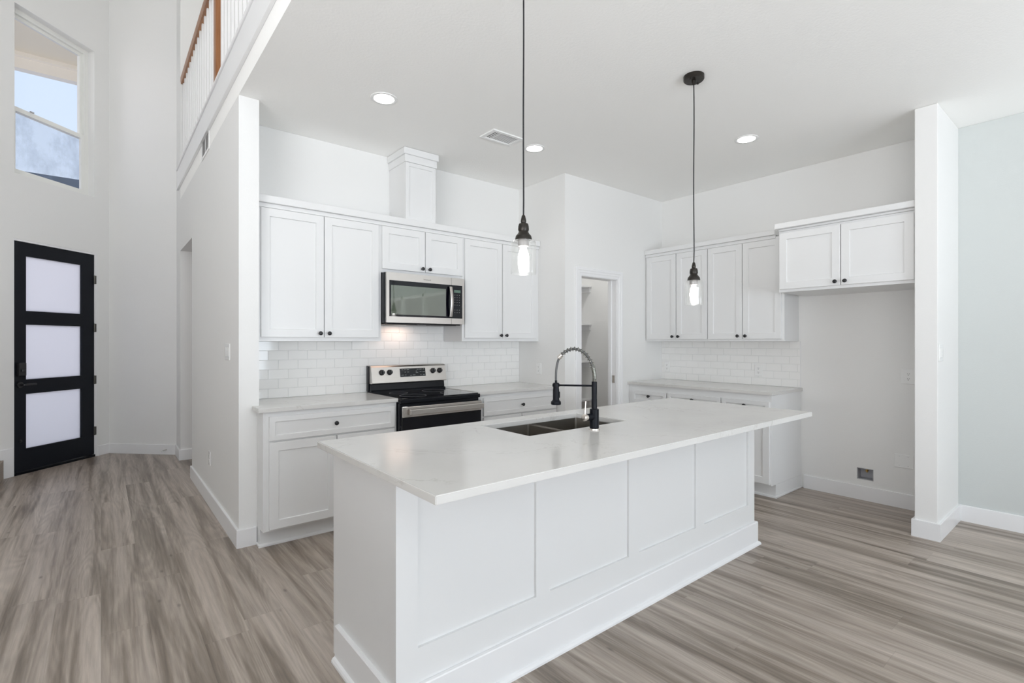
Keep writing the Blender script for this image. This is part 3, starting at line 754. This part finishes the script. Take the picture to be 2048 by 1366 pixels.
# ---- backsplash tile
def backsplash(name, L, z1, label, loc, rz, off=0.0, rightcap=False, P=.1425, H=.0716, z0=.9145, segs=None):
    o = thing(name, label, 'backsplash', loc, rz)
    b = new()
    segs = segs or [(0, L, z0, z1)]
    for (a, c, zl, zt) in segs: box(b, a, c, -.0052, -.0005, zl, zt)
    obj('grout', b, GROUT, o)
    b = new(); rnd = random.Random(3); g_ = .0011
    for (a, c, zl, zt) in segs:
        r = int(round((zl - z0) / H - .01)) if zl > z0 else 0
        while z0 + r * H < zt - .004:
            za, zb_ = max(z0 + r * H + g_, zl), min(z0 + (r + 1) * H - g_, zt)
            x = a - P + (0 if r % 2 == 0 else P / 2) + off - (a % P)
            while x < c:
                xa, xb = max(x + g_, a), min(x + P - g_, c)
                if xb - xa > .004 and zb_ - za > .004:
                    y0 = -.0045; tilt = [rnd.uniform(-.0009, .0009), rnd.uniform(-.0005, .0005)]
                    e = .0012
                    bk = [b.verts.new(p) for p in ((xa, y0, za), (xb, y0, za), (xb, y0, zb_), (xa, y0, zb_))]
                    fr = []
                    for (p, q, s1, s2) in ((xa + e, za + e, -1, -1), (xb - e, za + e, 1, -1), (xb - e, zb_ - e, 1, 1), (xa + e, zb_ - e, -1, 1)):
                        fr.append(b.verts.new((p, -.0078 + tilt[0] * s1 + tilt[1] * s2, q)))
                    for i in range(4): b.faces.new((bk[i], bk[(i+1)%4], fr[(i+1)%4], fr[i]))
                    b.faces.new(fr)
                x += P
            r += 1
    bmesh.ops.recalc_face_normals(b, faces=b.faces[:])
    obj('tiles', b, TILE, o)
    return o
LB = XP - XS - .002
backsplash('tile_backsplash', LB, 0, 'glossy white subway tile behind the range', (XS + .001, YW, 0), 0, off=.010,
           segs=[(0, LB, .9145, 1.3425), (.916, 1.668, 1.3425, 1.488)])
o = backsplash('tile_backsplash', YP - 1.912, 1.3425, 'white subway tile above the right wall countertop', (XW, YP - .001, 0), RZ, off=.03)
b = new(); box(b, YP - 1.913, YP - 1.909, -.010, -.0005, .9145, 1.3425); obj('edge_trim', b, TRIM, o)

# ================================================================ island
IX0, IX1, IY0, IY1 = 0.772, 3.352, 1.565, 2.165
t = thing('kitchen_island', 'white panelled kitchen island in the centre with thick plinth', 'kitchen island', (0, 0, 0))
b = new(); z9 = .8855
def hollow(bm, x0, x1, y0, y1, hx0, hx1, hy0, hy1, z0, z1):
    oc = [(x0, y0), (x1, y0), (x1, y1), (x0, y1)]; ic = [(hx0, hy0), (hx1, hy0), (hx1, hy1), (hx0, hy1)]
    zb2 = .62
    OT = [bm.verts.new((*p, z1)) for p in oc]; OB = [bm.verts.new((*p, z0)) for p in oc]; IT = [bm.verts.new((*p, z1)) for p in ic]; IB = [bm.verts.new((*p, zb2)) for p in ic]
    for i in range(4):
        j = (i + 1) % 4
        bm.faces.new((OT[i], OT[j], IT[j], IT[i])); bm.faces.new((OB[i], OB[j], OT[j], OT[i])); bm.faces.new((IT[i], IT[j], IB[j], IB[i]))
    bm.faces.new(OB[::-1]); bm.faces.new(IB)
    bmesh.ops.recalc_face_normals(bm, faces=bm.faces[:])
hollow(b, IX0 + .004, IX1, IY0 + .012, IY1, 1.47, 2.225, 1.69, 2.105, 0, z9)
obj('body', b, CAB, t)
b = new(); k = IY0 / 1.545
st = [(IX0, IX0 + .084), (1.372 * k + .020, 1.470 * k), (1.988 * k + .014, 2.086 * k), (2.594 * k + .013, 2.697 * k), (IX1 - .085, IX1)]
ZP = .150; ZR = .272
holes_ = [(st[i][1], st[i+1][0]) for i in range(4)]
box(b, IX0, IX1, IY0, IY0 + .0119, ZP + .0005, ZR)
for s in st: box(b, s[0], s[1], IY0, IY0 + .0119, ZR, .8853)
obj('front_frame', b, CAB, t)
# plinth with shoe moulding all round
b = new(); p0, p1, q0, q1 = IX0 - .016, IX1 + .014, IY0 - .016, IY1 - .06
pth = [(IX0 + .004, q1), (IX0 + .004, IY0), (IX1, IY0), (IX1, q1)]
sweep(b, pth, [(0, 0), (.017, 0), (.017, ZP - .004), (.014, ZP), (0, ZP)], None, 1); obj('plinth', b, TRIM, t)
b = new(); sweep(b, pth, [(.0172, 0), (.032, 0), (.031, .009), (.026, .017), (.0172, .021)], None, 1)
obj('shoe_molding', b, TRIM, t)
# island top with the sink cut-out
CX0, CX1, CY0, CY1 = .716, 3.340, 1.210, 2.195
SX0, SX1, SY0, SY1 = 1.500, 2.195, 1.712, 2.083
b = new(); zt, zb_ = .914, .886
oc = [(CX0, CY0), (CX1, CY0), (CX1, CY1), (CX0, CY1)]; ic = [(SX0, SY0), (SX1, SY0), (SX1, SY1), (SX0, SY1)]
OT = [b.verts.new((*p, zt)) for p in oc]; OB = [b.verts.new((*p, zb_)) for p in oc]; IT = [b.verts.new((*p, zt)) for p in ic]; IB = [b.verts.new((*p, zb_)) for p in ic]
for i in range(4):
    j = (i + 1) % 4
    b.faces.new((OT[i], OT[j], IT[j], IT[i])); b.faces.new((OB[j], OB[i], IB[i], IB[j])); b.faces.new((OB[i], OB[j], OT[j], OT[i])); b.faces.new((IT[i], IT[j], IB[j], IB[i]))
bmesh.ops.recalc_face_normals(b, faces=b.faces[:])
bmesh.ops.bevel(b, geom=[e for e in b.edges if abs(e.calc_face_angle(0)) > .7], offset=.003, segments=3, affect='EDGES')
tag(obj('island_countertop', b, QUARTZ, smooth=30), 'faintly veined white quartz island top with sink cut-out', 'countertop')
# hollow for the sink is carved by building the body around it
# sink
t = thing('sink', 'stainless double basin sink set in the island top', 'sink', (0, 0, 0))
def basin(x0, x1, y0, y1):
    b = new(); z1, z0 = .8855, .700
    r = .012
    def ring(o, z, rr):
        out = []
        for cx, cy, a0 in ((x1 - o - rr, y1 - o - rr, 0), (x0 + o + rr, y1 - o - rr, 90), (x0 + o + rr, y0 + o + rr, 180), (x1 - o - rr, y0 + o + rr, 270)):
            for k_ in range(5):
                a = R(a0 + k_ * 22.5); out.append(b.verts.new((cx + rr * math.cos(a), cy + rr * math.sin(a), z)))
        return out
    rs = [ring(0, z1, r), ring(0.001, z0 + .012, r), ring(.006, z0 + .003, r), ring(.018, z0, r)]
    for A_, B_ in zip(rs, rs[1:]):
        for i in range(20): b.faces.new((A_[i], B_[i], B_[(i+1)%20], A_[(i+1)%20]))
    b.faces.new(rs[-1])
    o = obj('basin', b, SINKM, t, smooth=25)
    d = new(); lathe(d, [(.045, .0005), (.043, .003), (.030, .002), (.028, .001)], ((x0+x1)/2, (y0+y1)/2, z0), n=24); obj('drain', d, CHROME, o, smooth=40)
basin(1.492, 1.829, 1.702, 2.094); basin(1.843, 2.204, 1.702, 2.094)
b = new(); box(b, 1.8285, 1.8435, 1.702, 2.094, .70, .8835, .002); obj('divider', b, NICKEL, t)

# faucet
t = thing('faucet', 'black spring pull-down kitchen faucet standing on the island', 'faucet', (1.852, 1.636, .914))
b = new(); lathe(b, [(.0275, 0), (.0275, .004), (.0265, .007), (.022, .008)], n=32); obj('base_ring', b, NICKEL, t, smooth=30)
b = new(); lathe(b, [(.0222, .007), (.0222, .099), (.0205, .1005), (.0134, .1005), (.0134, .148), (.0130, .149), (.0130, .2315), (.0115, .233)], n=32); obj('body', b, MATTE, t, smooth=30)
b = new(); lathe(b, [(.017, -.018), (.017, -.052), (.0155, -.0535)], (0, 0, .064), 'x', 24); ho = obj('valve_hub', b, MATTE, t, smooth=30)
b = new(); lathe(b, [(.0155, -.0535), (.0160, -.056), (.0160, -.074), (.014, -.078), (.010, -.079)], (0, 0, .064), 'x', 24); tube(b, [(-.066, 0, .078), (-.064, 0, .110), (-.060, .001, .142)], [.0046, .0038, .0036], 10)
obj('lever', b, NICKEL, ho, smooth=40)
# spout path in its own vertical plane, direction towards the sprayer
dxs, dys = -.116, .146; Ls = math.hypot(dxs, dys); ux, uy = dxs / Ls, dys / Ls
def sp(s, z): return (ux * s, uy * s, z)
arc_c = [(0.0, .232), (.000, .262), (.004, .290), (.012, .318), (.026, .346), (.046, .370), (.072, .386), (.100, .391), (.126, .385), (.148, .372), (.164, .356)]
def smooth_path(P, n):
    out = []
    m = len(P)
    for i in range(m - 1):
        p0, p1, p2, p3 = P[max(i-1,0)], P[i], P[i+1], P[min(i+2,m-1)]
        for k_ in range(n):
            t_ = k_ / n
            out.append(tuple(.5*((2*p1[a]) + (-p0[a]+p2[a])*t_ + (2*p0[a]-5*p1[a]+4*p2[a]-p3[a])*t_**2 + (-p0[a]+3*p1[a]-3*p2[a]+p3[a])*t_**3) for a in (0, 1)))
    out.append(P[-1]); return out
path = [Vector(sp(s, z)) for s, z in smooth_path(arc_c, 8)]
b = new(); tube(b, path, .0062, 12); obj('hose', b, HOSE, t, smooth=50)
# coil: dense at the pipe, opening along the arc
cum = [0]
for p, q in zip(path, path[1:]): cum.append(cum[-1] + (q - p).length)
total = cum[-1]
def at(d):
    for i in range(len(cum) - 1):
        if d <= cum[i+1]:
            f_ = (d - cum[i]) / max(cum[i+1] - cum[i], 1e-9); return path[i].lerp(path[i+1], f_), (path[i+1] - path[i]).normalized()
    return path[-1], (path[-1] - path[-2]).normalized()
side = Vector((-uy, ux, 0)); coil = []; d = 0; ang = 0; dense = .062
while d < total:
    p, tg = at(d); nrm = tg.cross(side); rr = .0096 if d < dense else .0106
    coil.append(p + (side * math.cos(ang) + nrm * math.sin(ang)) * rr)
    pitch = .0042 if d < dense else min(.0042 + (d - dense) * .35, .0165)
    ang += 2 * math.pi / 12; d += pitch / 12
b = new(); tube(b, coil, .0015, 5); obj('spring', b, COIL, t, smooth=60)
e_s, e_z = arc_c[-1]
b = new(); p0 = Vector(sp(e_s - .006, e_z + .006)); p1 = Vector(sp(e_s + .010, e_z - .012)); tube(b, [p0, p0.lerp(p1, .3), p0.lerp(p1, .7), p1], [.0105, .0115, .0115, .0095], 18); obj('spring_collar', b, NICKEL, t, smooth=40)
hp = smooth_path([(e_s + .006, e_z - .008), (.1785, .325), (.1850, .290), (.1868, .255), (.1865, .224)], 6)
b = new(); tube(b, [Vector(sp(s, z)) for s, z in hp], .0054, 12); obj('supply_hose', b, HOSE, t, smooth=50)
b = new(); lathe(b, [(.006, .236), (.0062, .224), (.0135, .2235), (.0145, .220), (.0145, .194), (.0158, .190), (.0158, .142), (.0172, .138), (.0245, .131), (.0250, .120), (.0235, .1165), (.018, .116)], sp(.1865, 0), n=28)
spr = obj('spray_head', b, MATTE, t, smooth=30)
b = new(); c = Vector(sp(.1865, .165)); sv = Vector((.7744, -.6327, 0)) * .016
bmesh.ops.create_cube(b, size=1, matrix=Matrix.Translation(c + sv) @ Matrix.Rotation(math.atan2(-.6327, .7744), 4, 'Z') @ Matrix.Diagonal((.006, .012, .030, 1))); obj('spray_button', b, MATTE, spr)
b = new(); tube(b, [Vector(sp(.012, .212)), Vector(sp(.176, .212))], .0046, 12); lathe(b, [(.0178, .205), (.0178, .219), (.0150, .219), (.0150, .205)], sp(.1865, 0), n=28, closed=True); obj('support_arm', b, MATTE, t, smooth=30)

# ================================================================ range
RX0, RX1 = 1.736, 2.461; RW = RX1 - RX0; RY = 3.455
t = thing('range', 'stainless and black electric range below the microwave', 'range', (RX0, RY, 0))
dpt = YW - RY - .012
b = new(); box(b, 0, RW, 0, dpt, .05, .872, .003); box(b, .03, RW - .03, .05, dpt, 0, .05); obj('body', b, BENAM, t)
b = new(); box(b, -.001, RW + .001, -.022, dpt - .04, .873, .905, .006, 2); obj('cooktop_frame', b, BENAM, t)
b = new(); box(b, .012, RW - .012, -.010, dpt - .075, .9045, .911, .002); ct = obj('glass_cooktop', b, BGLASS, t)
for cx, cy, rr in ((.19, .15, .105), (.19, .40, .075), (.53, .15, .075), (.53, .40, .105)):
    b = new(); lathe(b, [(rr, .9112), (rr, .9114), (rr - .002, .9114), (rr - .002, .9112)], (cx, cy, 0), n=48, closed=True); obj('burner_ring', b, GREYPL, ct)
b = new(); box(b, 0, RW, -.038, -.002, .205, .852, .003)
dor = obj('oven_door', b, BGLASS, t)
b = new(); box(b, 0, RW, -.046, -.038, .772, .850, .002); bd = obj('door_band', b, STEEL, dor)
b = new(); box(b, .045, RW - .006, -.088, -.070, .790, .832, .004, 2); box(b, .058, .082, -.072, -.045, .796, .826); box(b, RW - .05, RW - .026, -.072, -.045, .796, .826); obj('handle', b, STEEL, bd)
b = new(); box(b, .10, RW - .10, -.0395, -.038, .30, .68, .001); obj('oven_window', b, BGLASS, dor)
b = new(); box(b, 0, RW, -.036, -.002, .055, .198, .003); obj('storage_drawer', b, STEEL, t)
# backguard
b = new(); y1 = dpt
prof = [(y1, .905), (y1 - .085, .905), (y1 - .085, .925), (y1 - .066, .930), (y1 - .058, .985), (y1 - .020, .995), (y1, .995)]
profile_run(b, prof, .004, RW - .004); bg_ = obj('backguard', b, BENAM, t)
b = new(); ps = [(y1, .986), (y1 - .100, .986), (y1 - .104, .992), (y1 - .078, 1.122), (y1 - .068, 1.134), (y1 - .045, 1.138), (y1, 1.138)]
profile_run(b, ps, .004, RW - .004)
cp = obj('control_panel', b, STEEL, t, smooth=25)
b = new(); profile_run(b, [(y1, .92), (y1 - .04, .92), (y1 - .04, 1.132), (y1, 1.136)], -.003, .004); obj('panel_end', b, BENAM, t)
def onp(z): f_ = (z - .992) / .130; return (y1 - .104) + .026 * f_
tilt = math.atan2(.026, .130)
def panel_box(bm, x0, x1, z0, z1, th):
    ya_, yb2 = onp(z0), onp(z1)
    vs = [bm.verts.new(p) for p in ((x0, ya_, z0), (x1, ya_, z0), (x1, yb2, z1), (x0, yb2, z1), (x0, ya_ - th, z0), (x1, ya_ - th, z0), (x1, yb2 - th, z1), (x0, yb2 - th, z1))]
    for q in ((4,5,6,7),(0,1,5,4),(1,2,6,5),(2,3,7,6),(3,0,4,7),(3,2,1,0)): bm.faces.new([vs[i] for i in q])
    bmesh.ops.recalc_face_normals(bm, faces=bm.faces[:])
b = new(); panel_box(b, .262, .510, 1.035, 1.106, .0012); ds = obj('touch_display', b, BGLASS, cp)
b = new()
for i, (px, pz) in enumerate(((.285,1.096),(.312,1.096),(.340,1.096),(.312,1.075),(.340,1.075),(.285,1.050),(.315,1.050),(.365,1.046),(.395,1.048),(.420,1.080),(.435,1.096),(.462,1.096),(.492,1.096),(.462,1.075),(.492,1.072),(.462,1.048),(.492,1.048),(.425,1.068))):
    w_ = .006 + .003 * (i % 3); yy = onp(pz) - .0014
    box(b, px - w_, px + w_, yy - .0002, yy + .0002, pz - .0018, pz + .0018)
obj('display_marks', b, MARK, ds)
for kx in (.094, .166, .586, .656):
    b = new(); cz = 1.078; cy = onp(cz)
    lathe(b, [(.024, .001), (.024, -.004), (.021, -.008), (.020, -.022), (.017, -.025)], (0, 0, 0), 'y', 28)
    box(b, -.0055, .0055, -.033, -.020, -.019, .019, .002)
    bmesh.ops.transform(b, matrix=Matrix.Translation((kx, cy, cz)) @ Matrix.Rotation(-tilt, 4, 'X') @ Matrix.Rotation(R(8), 4, 'Y'), verts=b.verts)
    ko = obj('control_knob', b, DARK, cp, smooth=35)
    b = new(); box(b, -.0012, .0012, -.0338, -.033, .004, .017); bmesh.ops.transform(b, matrix=Matrix.Translation((kx, cy, cz)) @ Matrix.Rotation(-tilt, 4, 'X') @ Matrix.Rotation(R(8), 4, 'Y'), verts=b.verts); obj('pointer', b, MARK, ko)

# ================================================================ microwave
MX, MY = 1.730, 3.675; MW, MZ0, MZ1 = .732, 1.490, 1.889
t = thing('microwave', 'stainless over-the-range microwave under the short cabinet', 'microwave', (MX, MY, 0))
b = new(); box(b, 0, MW, .018, YW - MY - .012, MZ0, MZ1, .002); obj('case', b, BENAM, t)
b = new(); box(b, .02, MW - .02, .03, YW - MY - .03, MZ0 - .010, MZ0, .004); box(b, .05, .30, .05, .13, MZ0 - .013, MZ0 - .009); box(b, .43, .68, .05, .13, MZ0 - .013, MZ0 - .009)
obj('underside_vent', b, DARK, t)
SPL = .600
def frame_box(bm, x0, x1, hx0, hx1, hz0, hz1):
    box(bm, x0, x1, 0, .018, hz1, MZ1 - .001); box(bm, x0, x1, 0, .018, MZ0 + .001, hz0)
    if hx0 > x0: box(bm, x0, hx0, 0, .018, hz0, hz1)
    if hx1 < x1: box(bm, hx1, x1, 0, .018, hz0, hz1)
b = new(); frame_box(b, 0.002, SPL, .026, SPL, 1.540, 1.826); dor = obj('door', b, STEEL, t)
b = new(); box(b, .026, SPL, .001, .018, 1.540, 1.826); obj('door_glass', b, BGLASS, dor)
def mwindow():
    m = pbr('reflection_tint_window', (0.095, 0.115, 0.085), 0.03, spec=1.0, coat=1.0)  # greenish base colour paints in the reflection of the rear window
    m.node_tree.nodes['Principled BSDF'].inputs['Coat Roughness'].default_value = .02
    return m
MWIN = mwindow()
b = new(); box(b, .040, .545, -.0006, .001, 1.556, 1.788); obj('window', b, MWIN, dor)
b = new(); frame_box(b, SPL + .003, MW, SPL + .003, .712, 1.540, 1.826); pn = obj('control_panel', b, STEEL, t)
b = new(); box(b, SPL + .003, .712, .001, .018, 1.540, 1.826); kp = obj('keypad', b, BGLASS, pn)
b = new(); box(b, .628, .694, 0, .001, 1.762, 1.786); obj('display', b, DISPLAY, kp)
b = new()
for r_ in range(8):
    for c_ in range(3):
        if r_ == 5: continue
        px = .636 + c_ * .023; pz = 1.742 - r_ * .0215; box(b, px - .003, px + .003, .0002, .001, pz - .0014, pz + .0014)
obj('button_marks', b, MARK, kp)
b = new(); hx = .583
hpnts = [(hx, .001, 1.550)] + [(hx, -.014 - .020 * math.sin(math.pi * i / 10), 1.553 + .256 * i / 10) for i in range(11)] + [(hx, .001, 1.812)]
prev = None
for i, p in enumerate(hpnts):
    ring = [b.verts.new((p[0] + a_, p[1] + c_, p[2])) for a_, c_ in ((-.013, 0), (.013, 0), (.013, -.007), (.008, -.010), (-.008, -.010), (-.013, -.007))]
    if prev:
        for q in range(6): b.faces.new((prev[q], prev[(q+1)%6], ring[(q+1)%6], ring[q]))
    else: b.faces.new(ring[::-1])
    prev = ring
b.faces.new(prev); bmesh.ops.recalc_face_normals(b, faces=b.faces[:])
obj('handle', b, STEEL, dor, smooth=40)
# maker's lettering above the window
cu = bpy.data.curves.new('lettering', 'FONT'); cu.body = 'Whirlpool'; cu.size = .017; cu.extrude = .0002; cu.align_x = 'CENTER'; cu.resolution_u = 2
tmp = bpy.data.objects.new('lettering_tmp', cu); COL.objects.link(tmp); bpy.context.view_layer.update()
me = bpy.data.meshes.new_from_object(tmp.evaluated_get(bpy.context.evaluated_depsgraph_get())); bpy.data.objects.remove(tmp)
me.transform(Matrix.Translation((.365, -.0004, 1.846)) @ Matrix.Rotation(R(90), 4, 'X')); me.materials.clear(); me.materials.append(LOGO)
lo = bpy.data.objects.new('logo_lettering', me); COL.objects.link(lo); lo.parent = dor
l = bpy.data.lights.new('cooktop_lamp', 'AREA'); l.shape = 'RECTANGLE'; l.size = .22; l.size_y = .07; l.energy = .35; l.color = (1, .72, .58)
lo = bpy.data.objects.new('cooktop_lamp', l); COL.objects.link(lo); lo.parent = t; lo.location = (.26, .30, MZ0 - .014)
b = new(); box(b, .20, .32, .28, .32, MZ0 - .0125, MZ0 - .009); obj('lamp_lens', b, PLATE, t)

# ================================================================ pantry doorway
dr = structe('door_2', (0, 0, 0))
b = new(); 
sweep(b, [(PX0, 0), (PX0, PZ), (PX1, PZ), (PX1, 0)], [(.000, 0), (.000, .010), (.028, .011), (.030, .014), (.052, .015), (.055, .018), (.080, .019), (.084, .016), (.084, 0)], lambda a_, c_, v: (a_, YP - v, c_), -1)
obj('casing', b, TRIM, dr)
b = new()
box(b, PX0, PX0 + .002, YP, YP + .115, 0, PZ); box(b, PX1 - .004, PX1, YP, YP + .115, 0, PZ); box(b, PX0, PX1, YP, YP + .115, PZ - .004, PZ)
box(b, PX1 - .016, PX1 - .004, YP + .062, YP + .095, 0, PZ - .004); box(b, PX0 + .002, PX0 + .014, YP + .062, YP + .095, 0, PZ - .004)
obj('jamb', b, TRIM, dr)
b = new(); box(b, PX1 - .0075, PX1 - .004, YP + .022, YP + .055, .905, .985, .001); box(b, PX1 - .0080, PX1 - .0074, YP + .032, YP + .046, .930, .960)
obj('strike_plate', b, NICKEL, dr)
for z in (2.070, 1.573, 1.085, .583):
    t = thing('pantry_shelf', 'white pantry shelf at the back, ' + {2.070: 'topmost of the four', 1.573: 'second from the top', 1.085: 'third from the top', .583: 'lowest visible one'}[z], 'shelf', (XP + .116, 4.465, z - .02))
    b = new(); box(b, 0, XW - XP - .118, 0, 4.769 - 4.465, 0, .020, .001); obj('board', b, TRIM, t)
    b = new(); box(b, XW - XP - .137, XW - XP - .118, .012, 4.769 - 4.465, -.062, -.001); box(b, 0, XW - XP - .138, 4.769 - 4.465 - .019, 4.769 - 4.465, -.062, -.001); obj('cleat', b, TRIM, t)

# ================================================================ switches and outlets
def plate(name, label, cat, loc, rz, W, H, kind='outlet', gang=1, recept=None):
    """local x right, -y out of wall; origin at plate centre on the wall"""
    t = thing(name, label, cat, loc, rz)
    b = new(); box(b, -W/2, W/2, -.006, 0, -H/2, H/2, .0025, 2); obj('cover_plate', b, PLATE, t)
    for i in range(gang):
        cx = (i - (gang - 1) / 2) * .046
        if kind == 'switch' or (kind == 'mixed' and i != 0):
            b = new(); box(b, cx - .0165, cx + .0165, -.0085, -.006, -.033, .033, .001); obj('rocker', b, PLATE, t)
            b = new(); box(b, cx - .0170, cx + .0170, -.0064, -.0060, .0335, .0345); box(b, cx - .0170, cx + .0170, -.0064, -.0060, -.0345, -.0335); obj('gap', b, GREYPL, t)
        elif kind in ('outlet', 'mixed'):
            b = new()
            for s in (-1, 1): box(b, cx - .014, cx + .014, -.0075, -.006, s * .0195 - .0125, s * .0195 + .0125, .001)
            ro = obj('receptacle', b, PLATE, t)
            b = new()
            for s in (-1, 1):
                for q in (-.0055, .0055): box(b, cx + q - .0012, cx + q + .0012, -.0078, -.0074, s * .0195 - .000, s * .0195 + .007)
                box(b, cx - .0026, cx + .0026, -.0078, -.0074, s * .0195 - .0095, s * .0195 - .0045)
            obj('slots', b, SLOT, ro)
    return t
LRZ = R(-90)
plate('wall_switch', 'triple rocker switch plate on the left wall at the kitchen corner', 'switch', (XL, 4.015, 1.268), LRZ, .165, .114, 'switch', 3)
plate('wall_outlet', 'white outlet low on the left wall near the floor', 'outlet', (XL, 4.770, .382), LRZ, .075, .114)
plate('wall_outlet', 'white outlet on the pantry side wall above the range countertop', 'outlet', (XP, 3.756, 1.066), LRZ, .074, .112)
plate('wall_outlet', 'white outlet in the right backsplash close to the pantry corner', 'outlet', (XW - .0105, 3.315, 1.056), LRZ, .072, .112)
plate('wall_outlet', 'white outlet in the right backsplash near the fridge alcove', 'outlet', (XW - .0105, 2.287, 1.058), LRZ, .072, .112)
plate('wall_outlet', 'white outlet on the fridge alcove wall beside the wing wall', 'outlet', (XW, 1.108, 1.060), LRZ, .100, .118)
plate('wall_switch', 'white rocker switch on the bright face of the wing wall', 'switch', (4.420, YG0, 1.264), 0, .112, .114, 'switch', 2)
t = thing('blank_plate', 'blank white wall plate low in the fridge alcove', 'wall plate', (XW, 1.137, .378), LRZ)
b = new(); box(b, -.062, .062, -.006, 0, -.053, .053, .002); obj('cover_plate', b, PLATE, t)
b = new()
for sx_, sz_ in ((-.03, .038), (.028, .038), (-.03, -.036), (.028, -.036)): lathe(b, [(.0025, -.006), (.0022, -.0068)], (sx_, 0, sz_), 'y', 8)
obj('screw', b, GREYPL, t)
t = thing('water_supply_box', 'recessed grey fridge water box with brass valve low in alcove', 'water box', (XW, (HB[0]+HB[1])/2, HB[2]), LRZ)
wB, hB = (HB[1]-HB[0])/2 - .002, HB[3]-HB[2]
b = new(); box(b, -wB, wB, .072, .078, .002, hB - .002); box(b, -wB, -wB + .004, .001, .078, .002, hB - .002); box(b, wB - .004, wB, .001, .078, .002, hB - .002); box(b, -wB, wB, .001, .078, .002, .006); box(b, -wB, wB, .001, .078, hB - .006, hB - .002)
obj('box', b, GREYPL, t)
b = new(); lathe(b, [(.009, 0), (.009, -.018), (.006, -.020), (.006, -.030)], (.004, .040, hB - .008), 'z', 14); lathe(b, [(.007, .0), (.007, -.022)], (.004, .040, hB - .022), 'y', 12); obj('valve', b, BRASS, t, smooth=40)
# door stop on the diagonal wall baseboard
t = thing('door_stop', 'small spring door stop on the baseboard beside the hall opening', 'door stop', (*A0, 0), R(-45))
b = new(); tube(b, [(.76, -BT, .060), (.76, -BT - .07, .058)], .006, 10); obj('spring', b, CHROME, t)
b = new(); tube(b, [(.76, -BT - .07, .058), (.76, -BT - .085, .058)], .009, 10); obj('tip', b, PLATE, t)

# ---------------------------------------------------------------- repeats share a group
GROUPS = {'pendant_light': 'glass pendants over the island', 'recessed_light': 'recessed lights in the kitchen ceiling', 'wall_outlet': 'white wall outlets',
          'wall_switch': 'white wall switches', 'pantry_shelf': 'shelves inside the pantry', 'upper_cabinet': 'white upper cabinets', 'base_cabinet': 'white base cabinets',
          'countertop': 'quartz countertops along the walls', 'crown_molding': 'crown moldings over the cabinets', 'tile_backsplash': 'subway tile backsplashes'}
for o in list(bpy.data.objects):
    if o.parent is None and 'label' in o and o.name.split('.')[0] in GROUPS: o['group'] = GROUPS[o.name.split('.')[0]]
